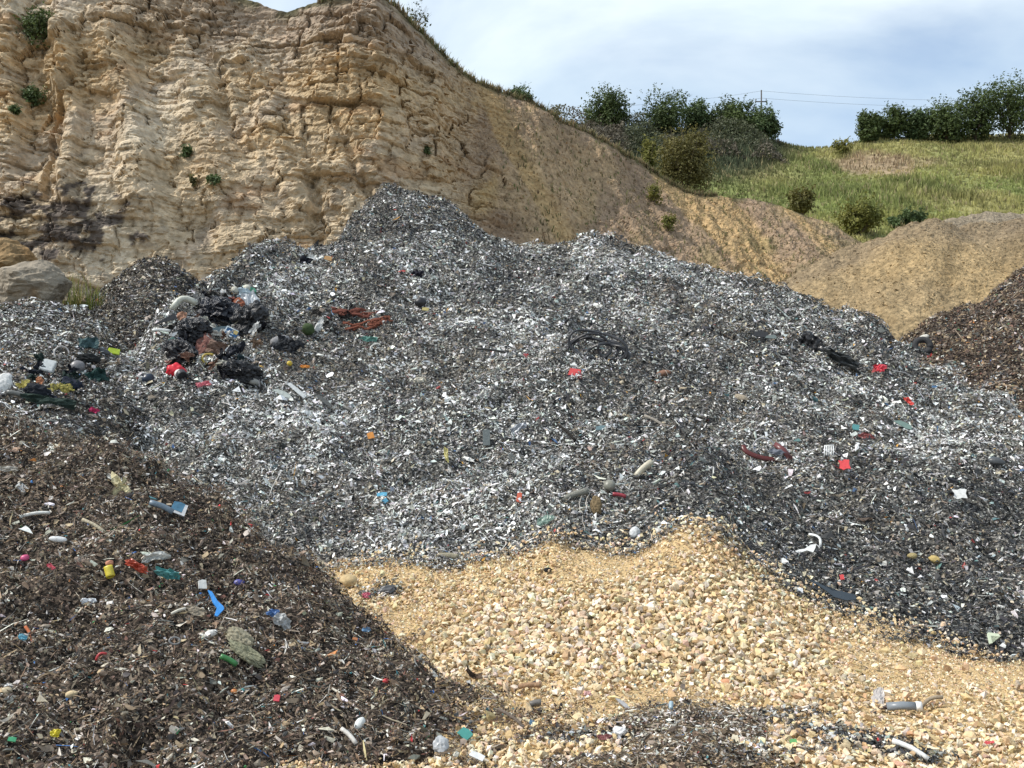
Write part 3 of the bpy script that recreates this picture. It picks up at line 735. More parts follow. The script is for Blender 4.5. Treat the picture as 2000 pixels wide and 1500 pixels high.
idx = np.where(big, len(PEBBLES) + rng.integers(0, len(STONES), n), rng.integers(0, len(PEBBLES), n))
o, t = build_pieces('loose_chippings', PEBBLES + STONES, P, R, S, col, idx, M_STONE, gravel); NTRI += t
# stones rolled onto the foot of the grey heap, and shreds slid onto the edge of the gravel
m = 2600; eu = rng.uniform(600, 2000, m); ge = np.array(GR_EDGE); ey = np.interp(eu, ge[:, 0], ge[:, 2]) + np.abs(rng.normal(0, .22, m)); ex = (eu - 1000) / F * ey
ez = np.maximum(grey_s.h(ex, ey), gravel_s.h(ex, ey)); esz = 0.02 + 0.045 * rng.random(m) ** 2; eN = grey_s.normal(ex, ey, .1)
o, t = build_pieces('rolled_stones', STONES, np.stack([ex, ey, ez], -1) + eN * (esz * .4)[:, None], frames(eN, rng, np.full(m, .7)), esz[:, None] * rng.uniform(.8, 1.2, (m, 3)), palette(rng, m, STCOL, STW), rng.integers(0, len(STONES), m), M_STONE, gravel); NTRI += t
# the largest stones, one by one
meshes = [mesh_np('stone', *p, M_STONE_P) for p in STONES]
k = 0
while k < 300:
    u = rng.uniform(720, 1990); v = rng.normal(1245, 75) if rng.random() < 0.75 else rng.uniform(1340, 1490)
    hh = hit(u, v)
    if hh is None or hh[2] != 'gravel': continue
    p, nn, _ = hh; sz = rng.uniform(0.07, 0.12)
    ob = bpy.data.objects.new('stone', meshes[rng.integers(0, len(meshes))])
    Rm = frames(np.array([nn[:]]), rng, np.array([0.6]))[0]
    M = Matrix(Rm.tolist()).to_4x4(); M.translation = p + nn * sz * 0.18
    ob.matrix_world = M @ Matrix.Diagonal((sz, sz * rng.uniform(.75, 1.1), sz * rng.uniform(.8, 1.1), 1))
    ob.color = (*palette(rng, 1, STCOL, STW)[0], 1); C.objects.link(ob); ob.parent = gravel; k += 1
# stray dark shreds lying on the gravel
def strays(name, regions, n, smin, smax, cols, wf, mat, parent, seed):
    rng = np.random.default_rng(seed); Ps, Ns = [], []
    xs, ys = [], []
    for (u, v, ru, rv, w) in regions:
        hh = hit(u, v, ('gravel',))
        if hh is None: continue
        c = hh[0]; m = int(n * w)
        xs.append(c.x + rng.normal(0, ru / F * c.y, m)); ys.append(c.y + rng.normal(0, rv / F * c.y * 2.0, m))
    x = np.concatenate(xs); y = np.concatenate(ys); m = len(x)
    z = gravel_s.h(x, y); N = gravel_s.normal(x, y); size = rng.uniform(smin, smax, m)
    P = np.stack([x, y, z], -1) + N * (size * 0.4 + 0.008)[:, None]
    R = frames(N, rng, np.full(m, 0.4)); pr = FLAKES + STRIPS + CHUNKS
    o, t = build_pieces(name, pr, P, R, size[:, None] * rng.uniform(0.7, 1.3, (m, 3)), palette(rng, m, cols, wf(x, y, -0.7, 0.5)), rng.integers(0, len(pr), m), mat, parent)
    return t
NTRI += strays('stray_shreds', [(745,1160,22,10,.10),(1405,1055,18,6,.025),(1500,1400,70,10,.12),(1600,1430,50,9,.15),(1690,1455,50,9,.14),(1150,1440,60,12,.12),(1450,1480,90,12,.1),(1780,1480,60,8,.08),(870,1100,60,5,.06),(1560,1160,60,12,.08),(1780,1250,90,10,.08),(1200,1350,300,60,.05)] + [(u_, v_ + 7, 34, 5, .045) for u_, v_, y_ in GR_EDGE[2:-3]], 4600, 0.018, 0.05, GREYCOL, grey_weights, M_SCRAP, gravel, 77)
NTRI += strays('stray_soil_bits', [(1000,1400,60,14,.3),(900,1345,60,10,.2),(760,1250,40,10,.2),(1100,1440,60,14,.3)], 2600, 0.012, 0.04, BRCOL, brown_weights, M_SOIL, gravel, 78)

# ------------------------------------------------------------------ far mounds and hill
def mound_col(x, y, z):
    c1, c2, c3 = np.array([0.38,0.275,0.145]), np.array([0.32,0.245,0.15]), np.array([0.22,0.175,0.125])
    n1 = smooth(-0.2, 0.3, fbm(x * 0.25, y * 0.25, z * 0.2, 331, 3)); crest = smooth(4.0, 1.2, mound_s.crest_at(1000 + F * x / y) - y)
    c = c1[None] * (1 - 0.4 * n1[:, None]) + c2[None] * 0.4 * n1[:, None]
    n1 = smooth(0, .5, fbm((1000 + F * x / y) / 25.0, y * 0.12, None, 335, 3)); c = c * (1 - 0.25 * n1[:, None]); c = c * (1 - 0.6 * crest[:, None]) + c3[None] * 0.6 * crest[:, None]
    return c * (1 + 0.15 * fbm(x * 2, y * 2, None, 332, 2))[:, None]
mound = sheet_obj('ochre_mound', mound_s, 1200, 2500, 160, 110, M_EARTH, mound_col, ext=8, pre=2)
tag(mound, kind='structure')
ridge = sheet_obj('grey_soil_ridge', ridge_s, 1500, 2600, 120, 60, M_EARTH, flatcol((0.26, 0.215, 0.155), 0.3, 2.0), ext=8, pre=2)
tag(ridge, kind='structure')

def hill_col(x, y, z):
    u = 1000 + F * x / y; v = 750 - (z - HC) * F / y
    g1, g2 = np.array([0.20, 0.225, 0.08]), np.array([0.31, 0.29, 0.12])
    t = smooth(-0.3, 0.3, fbm(x * 0.12, y * 0.08, None, 341, 3))[:, None]
    c = g1[None] * (1 - t) + g2[None] * t
    w = smooth(1.1, 0.7, np.hypot((u - 1725) / 110.0, (v - 322) / 26.0) + 0.5 * fbm(u / 40.0, v / 14.0, None, 342, 3))[:, None]
    c = c * (1 - .9 * w) + np.array([0.32, 0.235, 0.155])[None] * .9 * w
    s = (smooth(1600, 1460, u + 1.2 * (v - 300)) * smooth(372, 325, v))[:, None]
    c = c * (1 - s) + np.array([0.07, 0.075, 0.04])[None] * s
    return c
hill = sheet_obj('hill', hill_s, -700, 2800, 220, 120, M_HILL, hill_col, ext=120, pre=2)
tag(hill, kind='structure')

# loose stones on the scree and on the mound
rng = np.random.default_rng(600)
n = 9000; u = rng.uniform(860, 1700, n); s = rng.uniform(0.2, 1.0, n)
px, py, pz = cliff_point(u, s)
P = np.stack([px, py, pz], -1); N = np.tile([[0.1, -0.6, 0.78]], (n, 1))
size = (0.06 + 0.20 * rng.random(n) ** 4)
P += N * 0.02
Rm = frames(N, rng, np.full(n, 0.6)); base_c = cliff_col(px, py, pz, u, s)
col = np.clip(base_c * rng.uniform(0.65, 1.5, (n, 1)), 0.02, 0.7)
o, t = build_pieces('scree_stones', PEBBLES, P, Rm, size[:, None] * rng.uniform(.7, 1.3, (n, 3)), col, rng.integers(0, len(PEBBLES), n), M_STONE, cliff); NTRI += t
n = 9000; x, y = sample(mound_s, n, 1400, 2150, rng, -3, 0.5); z = mound_s.h(x, y); N = mound_s.normal(x, y)
size = 0.05 + 0.16 * rng.random(n) ** 4
col = np.clip(mound_col(x, y, z) * rng.uniform(0.75, 1.5, (n, 1)), .02, .7)
o, t = build_pieces('mound_stones', PEBBLES, np.stack([x, y, z], -1), frames(N, rng, np.full(n, 0.6)), size[:, None] * np.ones((1, 3)), col, rng.integers(0, len(PEBBLES), n), M_STONE, mound); NTRI += t

# rock blocks standing proud of the cliff, along its beds
meshes = [mesh_np('rock', *hull_proto(16, 700 + i, 1, 0.8, 0.7, 0.12), M_ROCK_P) for i in range(12)]
rng = np.random.default_rng(610); k = 0
while k < 230:
    u, s = rng.uniform(10, 880), rng.uniform(0.28, 0.92)
    px, py, pz = [float(q) for q in cliff_point(np.array([u]), np.array([s]))] if False else [float(q[0]) for q in cliff_point(np.array([u]), np.array([s]))]
    bl = float(fbm(np.array([px * 0.17]), np.array([pz * 0.22]), None, 110, 3)[0]) + 0.35 * float(smooth(0.45, 0.9, s))
    if bl < 0.02 and rng.random() < 0.8: continue
    w = rng.uniform(0.3, 0.75); hgt = rng.uniform(0.10, 0.26)
    ob = bpy.data.objects.new('rock', meshes[rng.integers(0, 12)])
    ob.location = (px, py + 0.16, pz); ob.rotation_euler = (rng.normal(0, .1), rng.normal(0, .10), rng.normal(0, .35))
    ob.scale = (w, rng.uniform(.5, .8), hgt)
    cc = cliff_col(np.array([px]), np.array([py]), np.array([pz]), np.array([u]), np.array([s]))[0] * rng.uniform(0.85, 1.15)
    ob.color = (*np.clip(cc, 0, 1), 1); C.objects.link(ob); ob.parent = cliff; k += 1

# ------------------------------------------------------------------ vegetation
def blades(name, P, H, W, col, lean, mat, parent, rng, per=3):
    """tufts of narrow blades"""
    n = len(P); Pn = np.repeat(P, per, 0) + rng.normal(0, 1, (n * per, 3)) * np.repeat(W, per)[:, None] * np.array([1.2, 1.2, 0.05])
    h = np.repeat(H, per) * rng.uniform(0.55, 1.15, n * per); w = np.repeat(W, per) * rng.uniform(0.5, 1, n * per)
    a = rng.uniform(0, np.pi, n * per); l = rng.normal(0, lean, (n * per, 2))
    dx, dy = np.cos(a) * w, np.sin(a) * w
    b0 = Pn - np.stack([dx, dy, 0 * dx + 0.05], -1); b1 = Pn + np.stack([dx, dy, 0 * dx - 0.05], -1)
    mid = Pn + np.stack([l[:, 0] * h * .4, l[:, 1] * h * .4, h * .6], -1); m0 = mid - np.stack([dx, dy, 0 * dx], -1) * .8; m1 = mid + np.stack([dx, dy, 0 * dx], -1) * .8
    tp = Pn + np.stack([l[:, 0] * h, l[:, 1] * h, h], -1)
    V = np.stack([b0, b1, m0, m1, tp], 1).reshape(-1, 3)
    f = np.array([[0, 1, 3], [0, 3, 2], [2, 3, 4]]); Fc = (f[None] + 5 * np.arange(n * per)[:, None, None]).reshape(-1, 3)
    cc = np.repeat(np.repeat(col, per, 0) * rng.uniform(.8, 1.2, (n * per, 1)), 5, 0)
    o = link(name, mesh_np(name, V, Fc, mat, np.clip(cc, .005, 1)), parent); o['kind'] = 'stuff'
    return o, len(Fc)

rng = np.random.default_rng(620)
n = 30000; x, y = sample(hill_s, n, 1000, 2120, rng, -12, 2); z = hill_s.h(x, y)
u = 1000 + F * x / y; v = 750 - (z - HC) * F / y
base_c = hill_col(x, y, z)
brownp = smooth(1.1, 0.7, np.hypot((u - 1725) / 110.0, (v - 322) / 26.0) + 0.5 * fbm(u / 40.0, v / 14.0, None, 342, 3))
dark = smooth(1600, 1460, u + 1.2 * (v - 300)) * smooth(372, 325, v)
yel = smooth(0.0, 0.5, fbm(x * 0.1, y * 0.1, None, 351, 3))
col = base_c * (1.25 + 0.55 * fbm(x * .22, y * .12, None, 355, 4, .6))[:, None] * (1 + 0.25 * rng.normal(0, 1, (n, 1)).clip(-1.5, 1.5))
col = col * (1 - 0.5 * yel[:, None]) + 0.5 * yel[:, None] * np.array([0.50, 0.46, 0.15])
col = col * (1 - dark[:, None]) + dark[:, None] * np.array([0.095, 0.115, 0.065]) * rng.uniform(.5, 1.5, (n, 1))
straw = rng.random(n) < 0.10; col[straw] = np.array([0.42, 0.36, 0.20])
keep = rng.random(n) > 0.68 * brownp
H = 0.30 + 0.55 * smooth(-0.2, 0.4, fbm(x * 0.15, y * 0.15, None, 352, 3)) + 0.3 * dark
P = np.stack([x, y, z], -1)
o, t = blades('grass', P[keep], H[keep], np.full(keep.sum(), 0.08), col[keep], 0.25, M_GRASS, hill, rng, 2); NTRI += t

def leaf_cloud(centers, radii, n, ls, col, rng, flat=1.0):
    """leaf sprays filling the outer part of several lobes"""
    k = rng.integers(0, len(centers), n); d = rng.normal(0, 1, (n, 3)); d /= np.linalg.norm(d, axis=1, keepdims=True)
    r = radii[k][:, None] * (0.45 + 0.65 * rng.random((n, 1)) ** 0.6)
    P = centers[k] + d * r * np.array([1, 1, flat])
    return P, d

LEAFP = [(np.array([(-.5, 0, 0), (0, -.28, .08), (.5, 0, -.05), (0, .28, .08)]), np.array([[0, 1, 2], [0, 2, 3]]))]

def plant(name, label, cat, base, W, H, col, seed, n=2500, ls=0.22, trunk_h=0.25, group=None, lobes=9, wild=0.12, trunk_c=(0.10, 0.08, 0.06), spiky=0.0, twigs=0, dense=1.0):
    global NTRI
    rng = np.random.default_rng(seed); root = empty(name, base, label, cat, group)
    # trunk with limbs
    bm = bmesh.new(); cents = []
    def limb(a, b, r0, r1, seg=6):
        d = (b - a); q = d.to_track_quat('Z', 'Y'); ring = []
        for j, (p, r) in enumerate(((a, r0), ((a + b) / 2 + Vector(rng.normal(0, .03, 3)) * d.length, (r0 + r1) / 2), (b, r1))):
            ring.append([bm.verts.new(p + q @ Vector((math.cos(2*math.pi*i/seg) * r, math.sin(2*math.pi*i/seg) * r, 0))) for i in range(seg)])
        for j in range(2):
            for i in range(seg): bm.faces.new((ring[j][i], ring[j][(i+1) % seg], ring[j+1][(i+1) % seg], ring[j+1][i]))
    th = H * trunk_h; r0 = max(0.015, 0.03 * H)
    limb(Vector((0, 0, -0.15)), Vector((0, 0, th + 0.1 * H)), r0, r0 * .7)
    C_, R_ = [], []
    for i in range(lobes):
        a = 2 * math.pi * i / lobes + rng.uniform(-.4, .4); zz = rng.uniform(0.16, 0.82); rr = W * 0.5 * rng.uniform(0.25, 0.62) * math.sin(math.pi * min(0.97, zz + 0.05)) ** 0.5
        c = Vector((math.cos(a) * rr, math.sin(a) * rr, H * zz)); C_.append(c[:]); R_.append(min(W, H * 1.3) * rng.uniform(0.17, 0.27))
        limb(Vector((0, 0, th)), c, r0 * .45, r0 * .15, 5)
    C_.append((0, 0, H * 0.55)); R_.append(min(W, H) * 0.30)
    for i in range(twigs):
        a = rng.uniform(0, 2 * math.pi); e = rng.uniform(.2, 1.1); c = Vector((math.cos(a) * W * .5 * math.cos(e), math.sin(a) * W * .5 * math.cos(e), H * (0.4 + 0.65 * math.sin(e))))
        limb(Vector((0, 0, th)) + c * 0.2, c, r0 * .2, r0 * .05, 4)
    me = bpy.data.meshes.new('trunk'); bm.to_mesh(me); bm.free(); me.materials.append(M_BARK)
    tr = link('trunk', me, root); tr.color = (*trunk_c, 1)
    C_, R_ = np.array(C_), np.array(R_)
    P, d = leaf_cloud(C_, R_, n, ls, col, rng)
    # sprays: shoots of leaves reaching out past the lobes
    m = int(n * wild); kk = rng.integers(0, len(C_), m // 6 + 1); dd = rng.normal(0, 1, (len(kk), 3)) + np.array([0, 0, 0.7]); dd /= np.linalg.norm(dd, axis=1, keepdims=True)
    for j in range(6):
        q = C_[kk] + dd * (R_[kk] * (0.95 + 0.12 * j * (1 + spiky)))[:, None] + rng.normal(0, ls * .25, (len(kk), 3))
        P = np.concatenate([P, q]); d = np.concatenate([d, dd])
    P[:, 2] = np.maximum(P[:, 2], 0.03)
    clump = vnoise(P[:, 0] / (W * .09), P[:, 1] / (W * .09), P[:, 2] / (W * .09), seed % 97)
    keep = clump > 0.36 * (2 - dense); P, d, clump = P[keep], d[keep], clump[keep]
    nn = len(P); Rm = frames(d * .6 + np.array([0, 0, .5]), rng, np.full(nn, .6))
    hue = vnoise(P[:, 0] / (W * .25), P[:, 1] / (W * .25), P[:, 2] / (W * .25), seed % 31)[:, None]
    c = np.array(col[0])[None] * (1 - hue) + np.array(col[1])[None] * hue
    c = c * rng.uniform(.7, 1.35, (nn, 1))
    S = ls * rng.uniform(.6, 1.4, (nn, 1)) * np.array([[1, 1, 1]])
    o, t = build_pieces('crown', LEAFP, P, Rm, S, np.clip(c, .006, 1), np.zeros(nn, int), M_LEAF, root); NTRI += t
    del o['kind']
    return root

def wp(u, v, y): return ((u - 1000) / F * y, y, zat(v, y))
def on_hill(u, y):
    x = (u - 1000) / F * y; return (x, y, float(hill_s.h(np.array([x]), np.array([y]))[0]))
GD = ((0.055, 0.082, 0.030), (0.115, 0.155, 0.05)); GY = ((0.13, 0.15, 0.04), (0.26, 0.24, 0.06)); GR = ((0.075, 0.115, 0.05), (0.13, 0.18, 0.07)); GB = ((0.10, 0.10, 0.045), (0.17, 0.16, 0.065))
pxm = lambda px, y: px / F * y
# hilltop trees: u, y, width px, top v, colour, label
HT = 'trees along the top of the grassy hill'
for i, (u, y, wpx, vt, cl, lab) in enumerate([
    (1188, 114, 92, 168, GD, 'rounded dark tree standing alone left of the hilltop clump, sky on both sides'),
    (1300, 115, 112, 178, GD, 'broad dark green tree at the left end of the middle hilltop clump'),
    (1364, 117, 56, 192, GR, 'narrow lighter tree in the dip between the two broad hilltop trees'),
    (1432, 116, 116, 188, GD, 'broad dark hilltop tree just left of the power pole'),
    (1492, 115, 60, 208, GR, 'small tree at the foot of the power pole'),
    (1697, 118, 56, 215, GD, 'small dark tree at the left end of the right-hand hilltop row'),
    (1745, 119, 66, 208, GD, 'dark round tree second in the right-hand hilltop row, gaps of sky beneath'),
    (1793, 119, 56, 214, GR, 'low greener tree third in the right-hand hilltop row'),
    (1848, 118, 84, 196, GD, 'dark tree in the right-hand row where the treetops begin to climb'),
    (1905, 118, 92, 174, GD, 'tall dark tree second from the right edge of the hilltop row'),
    (1972, 118, 110, 150, GD, 'tallest dark tree of the hilltop, at the right edge')]):
    b = on_hill(u, y); Ht = zat(vt, y) - b[2]
    plant('tree', lab, 'tree', b, pxm(wpx, y) * 1.08, Ht * 0.90, cl, 1000 + i, n=7000, ls=0.30, trunk_h=0.08, group=HT, lobes=16, wild=0.3, dense=0.98)
b = on_hill(2060, 118); plant('tree', 'dark tree just past the right edge of the hilltop row', 'tree', b, 7, 8.5, GD, 1020, n=2500, ls=.45, trunk_h=.12, group=HT)

def on_cliff(u, v):
    U_, S_ = np.meshgrid(np.linspace(u - 25, u + 25, 26), np.linspace(0.15, 0.99, 260)); q = cliff_point(U_.ravel(), S_.ravel())
    d = np.hypot(1000 + F * q[0] / q[1] - u, 750 - (q[2] - HC) * F / q[1] - v) + q[1] * 0.5
    i = int(np.argmin(d)); return tuple(float(a[i]) for a in q)
def rim(u, dy=0.5):
    y = float(np.interp(u, top[:, 0], top[:, 2])); v = float(np.interp(u, top[:, 0], top[:, 1])); p = wp(u, v, y + dy); return (p[0], p[1], p[2] - 0.2)
SH = 'shrubs on the slopes'
for i, (base, wpx, hpx, cl, lab, n, tw) in enumerate([
    (rim(1018), 70, 34, GR, 'scruffy green shrub on the rim of the scree slope, left of the hilltop trees', 1500, 6),
    (rim(1078), 60, 32, GB, 'thin half-bare shrub on the rim beside the scruffy green one', 500, 14),
    (rim(812), 70, 56, ((.06,.075,.035),(.10,.11,.05)), 'wispy leafless bush leaning over the cliff edge against the sky', 220, 30),
    (on_hill(1338, 80), 124, 140, ((.12,.115,.04),(.20,.175,.06)), 'big olive bush behind the end of the scree slope', 9000, 10),
    (on_hill(1268, 84), 44, 80, GY, 'yellow-green upright shrub beside the big olive bush', 2000, 8),
    (on_hill(1568, 77), 62, 66, ((.11,.11,.035),(.19,.17,.05)), 'small yellowish bush at the bottom of the grass slope', 2600, 8),
    (on_hill(1680, 74), 84, 62, GY, 'round olive bush where the scree meets the ochre mound', 3600, 8),
    (on_hill(1775, 78), 110, 32, GR, 'low dark green bramble patch above the ochre mound', 2600, 0),
    (on_hill(1645, 112), 56, 30, GY, 'low light green shrub on the skyline left of the right-hand tree row', 1500, 2),
    (on_cliff(1278, 400), 38, 42, GY, 'upper of two small green shrubs growing on the scree', 900, 5),
    (on_cliff(1306, 452), 34, 34, GY, 'lower of two small green shrubs growing on the scree', 800, 5),
    (on_cliff(82, 100), 88, 74, GD, 'dark green bush clinging to the cliff face at the upper left', 2600, 8),
    (on_cliff(62, 208), 52, 46, GR, 'ragged bush in the cliff gully below the upper bush', 1000, 6),
    (on_cliff(28, 224), 24, 18, GR, 'small tuft of leaves at the left end of the cliff gully', 350, 2),
    (on_cliff(365, 308), 22, 26, GR, 'small green tuft in a hollow halfway up the cliff', 300, 2),
    (on_cliff(415, 365), 34, 20, GR, 'low green tuft on the cliff, right of the other two', 320, 2),
    (on_cliff(376, 364), 18, 20, GB, 'tiny faded tuft on the cliff between its neighbours', 200, 2),
    (on_cliff(834, 302), 22, 20, GR, 'tuft of green below the yellow rock corner', 250, 2)]):
    y = base[1]
    if i in (3, 4, 5, 6): base = (base[0], base[1], max(base[2], zat({3: 385, 4: 345, 5: 428, 6: 466}[i], y)))
    plant('shrub', lab, 'shrub', base, pxm(wpx, y), pxm(hpx, y), cl, 1100 + i, n=n, ls=0.24 if y > 66 else 0.13, trunk_h=0.08, group=SH, lobes=8, wild=0.3, twigs=tw, spiky=0.5, trunk_c=(.16,.13,.09))

# dark scrub under the trees (nobody could count it)
rng = np.random.default_rng(640)
n = 20000; u = rng.uniform(1080, 1540, n); y = rng.uniform(104, 118, n); x = (u - 1000) / F * y
zb = hill_s.h(x, y); hh = 2.6 * smooth(-.6, .3, fbm(x * .35, y * .35, None, 360, 3)) * smooth(1545, 1480, u)
P = np.stack([x, y, zb + hh * rng.random(n) ** .5], -1)
mv = (0.25 + 0.75 * smooth(-.3, .1, fbm(x * .2, y * .2, None, 361, 2)))[:, None]
col = (np.array([[.155, .135, .10]]) * mv + np.array([[.09, .115, .055]]) * (1 - mv)) * rng.uniform(.6, 1.4, (n, 1))
Rm = frames(np.tile([[0, -.3, .8]], (n, 1)), rng, np.full(n, .7))
o, t = build_pieces('scrub', LEAFP, P, Rm, rng.uniform(.2, .45, (n, 1)) * np.ones((1, 3)), col, np.zeros(n, int), M_LEAF, hill); NTRI += t
# dry stalks and weeds on the rim, on the scree and at the cliff foot
n = 3800; u = np.concatenate([rng.uniform(620, 1400, 1700), rng.uniform(980, 1680, 2100)]); s = np.concatenate([np.ones(1700) * .995, rng.uniform(.35, 1, 2100)])
q = cliff_point(u, s); P = np.stack(q, -1); c = palette(rng, n, [(.16,.17,.07),(.34,.28,.16),(.24,.19,.11)], [.3, .4, .3])
o, t = blades('dry_weeds', P, rng.uniform(.12, .5, n) * (1 - .4 * (np.arange(n) > 1700)), np.full(n, .03), c, .35, M_GRASS, cliff, rng, 3); NTRI += t
for i, (u, v, w, h, lab) in enumerate([(150, 590, 40, 55, 'yellow-green weed growing right of the grey boulder'), (178, 600, 34, 44, 'thin weed between the grey boulder weed and the dark pile'), (138, 602, 30, 34, 'low dark green weed at the right foot of the grey boulder')]):
    root = empty('weed', wp(u, v, 20.5), lab, 'weed', 'weeds beside the grey boulder')
    P = rng.normal(0, .14, (22, 3)) * np.array([1.3, 1, 0])
    o, t = blades('stems', P, np.full(22, pxm(h, 20.5) * 1.0), np.full(22, .008), palette(rng, 22, [(.22,.25,.06),(.10,.13,.04),(.30,.26,.10)], [.4, .4, .2]), .25, M_GRASS, root, rng, 3)
    del o['kind']

# ------------------------------------------------------------------ item builders (local: x right, y up the slope, z out)
def finish(bm, name, mat, color, parent=None, smooth_shade=True):
    bmesh.ops.recalc_face_normals(bm, faces=bm.faces)
    me = bpy.data.meshes.new(name); bm.to_mesh(me); bm.free(); me.materials.append(mat)
    if smooth_shade:
        for p in me.polygons: p.use_smooth = True
    o = link(name, me, parent); o.color = (*color, 1); return o

def bm_film(w, h, seed, crumple=0.18, thick=0.003, ragged=0.25, curl=0.0, nx=12, ny=8):
    r = np.random.default_rng(seed); bm = bmesh.new(); G = []
    for side in (1, 0):
        g = []
        for i in range(nx + 1):
            row = []
            for j in range(ny + 1):
                a, b = i / nx * 2 - 1, j / ny * 2 - 1
                ang = math.atan2(b, a); e = max(abs(a), abs(b))
                k = 1 + ragged * float(fbm(np.array([ang * 1.6]), np.array([seed * 1.7]), None, seed, 3)[0]) * 2 * e
                sq = 1 / max(1e-6, math.sqrt(a * a + b * b)) if e > 0 else 1
                rr = e; a2, b2 = (a * (0.5 + 0.5 * rr * sq) * k, b * (0.5 + 0.5 * rr * sq) * k) if e > 0 else (0, 0)
                z = crumple * w * float(fbm(np.array([a * 1.7 + seed]), np.array([b * 1.7]), None, seed + 3, 4, .6)[0]) + curl * w * a * a
                row.append(bm.verts.new((a2 * w / 2, b2 * h / 2, z + side * thick)))
            g.append(row)
        G.append(g)
    T, B = G
    for i in range(nx):
        for j in range(ny):
            bm.faces.new((T[i][j], T[i+1][j], T[i+1][j+1], T[i][j+1])); bm.faces.new((B[i][j+1], B[i+1][j+1], B[i+1][j], B[i][j]))
    for i in range(nx):
        bm.faces.new((T[i+1][0], T[i][0], B[i][0], B[i+1][0])); bm.faces.new((T[i][ny], T[i+1][ny], B[i+1][ny], B[i][ny]))
    for j in range(ny):
        bm.faces.new((T[0][j], T[0][j+1], B[0][j+1], B[0][j])); bm.faces.new((T[nx][j+1], T[nx][j], B[nx][j], B[nx][j+1]))
    return bm

def bm_lump(w, h, d, seed, rough=0.25, fold=0.0, sub=3, freq=1.6):
    bm = bmesh.new(); bmesh.ops.create_icosphere(bm, subdivisions=sub, radius=0.5)
    co = np.array([v.co[:] for v in bm.verts]); n = fbm(co[:, 0] * freq * 2 + seed, co[:, 1] * freq * 2, co[:, 2] * freq * 2, seed, 4, .55)
    if fold: n = n + fold * (0.6 - np.abs(fbm(co[:, 0] * 4 + seed, co[:, 1] * 7, co[:, 2] * 4, seed + 9, 4, .65)) * 2.6)
    for v, k in zip(bm.verts, n): v.co = Vector((v.co.x * w, v.co.y * h, v.co.z * d)) * (1 + rough * float(k))
    return bm

def bm_tube(pts, r, seg=8, hollow=False, flat=1.0, r1=None):
    bm = bmesh.new(); rings = []; pts = [Vector(p) for p in pts]; n = len(pts)
    for i, p in enumerate(pts):
        d = (pts[min(n-1, i+1)] - pts[max(0, i-1)]).normalized(); q = d.to_track_quat('Z', 'Y')
        rr = r if r1 is None else r + (r1 - r) * i / (n - 1)
        rings.append([bm.verts.new(p + q @ Vector((math.cos(2*math.pi*k/seg) * rr, math.sin(2*math.pi*k/seg) * rr * flat, 0))) for k in range(seg)])
    for a, b in zip(rings, rings[1:]):
        for k in range(seg): bm.faces.new((a[k], a[(k+1) % seg], b[(k+1) % seg], b[k]))
    if hollow:
        for ring, p in ((rings[0], pts[0]), (rings[-1], pts[-1])):
            inn = [bm.verts.new(p + (v.co - p) * 0.8) for v in ring]
            dp = (pts[len(pts)//2] - p) * 0.4; ii = [bm.verts.new(v.co + dp) for v in inn]
            for k in range(seg):
                bm.faces.new((ring[k], ring[(k+1) % seg], inn[(k+1) % seg], inn[k])); bm.faces.new((inn[k], inn[(k+1) % seg], ii[(k+1) % seg], ii[k]))
            bm.faces.new(ii)
    else: bm.faces.new(rings[0]); bm.faces.new(rings[-1])
    return bm

def bm_box(w, h, d, bev=0.1, jit=0.05, seed=1, cuts=1):
    r = np.random.default_rng(seed); bm = bmesh.new(); bmesh.ops.create_cube(bm, size=1)
    for v in bm.verts: v.co = Vector((v.co.x * w, v.co.y * h, v.co.z * d)) + Vector(r.normal(0, jit, 3) * np.array([w, h, d]))
    bmesh.ops.bevel(bm, geom=bm.edges[:], offset=bev * min(w, h, d), segments=2, affect='EDGES')
    return bm

def bm_lathe(prof, seg=14):
    bm = bmesh.new(); rings = [[bm.verts.new((math.cos(2*math.pi*k/seg) * r, math.sin(2*math.pi*k/seg) * r, z)) for k in range(seg)] for r, z in prof]
    for a, b in zip(rings, rings[1:]):
        for k in range(seg): bm.faces.new((a[k], a[(k+1) % seg], b[(k+1) % seg], b[k]))
    bm.faces.new(rings[0]); bm.faces.new(rings[-1]); return bm

def bm_poly(pts, thick, seed=0, bend=0.0):
    """flat cut piece with its own outline and thickness"""
    bm = bmesh.new(); z = lambda p: bend * p[0] * p[0]
    a = [bm.verts.new((p[0], p[1], z(p) + thick / 2)) for p in pts]; b = [bm.verts.new((p[0], p[1], z(p) - thick / 2)) for p in pts]
    bm.faces.new(a); bm.faces.new(list(reversed(b))); n = len(pts)
    for i in range(n): bm.faces.new((a[i], a[(i+1) % n], b[(i+1) % n], b[i]))
    bmesh.ops.triangulate(bm, faces=bm.faces); return bm

def pose(o, u, v, ang=0.0, facing=0.6, lift=0.0, only=None):
    hh = hit(u, v, only)
    if hh is None: print('NO HIT', o.name, u, v); return 1.0
    p, n, k = hh
    cd = (Vector((0, 0, HC)) - p).normalized()
    m = (n * (1 - facing) + cd * facing).normalized()
    X = Vector((1, 0, 0)); X = (X - m * X.dot(m)).normalized(); Y = m.cross(X)
    a = math.radians(ang); X2 = X * math.cos(a) + Y * math.sin(a); Y2 = m.cross(X2)
    M = Matrix((X2, Y2, m)).transposed().to_4x4(); M.translation = p + n * lift
    o.matrix_world = M
    return p.y

def yat(u, v):
    hh = hit(u, v); return hh[0].y if hh else 12.0

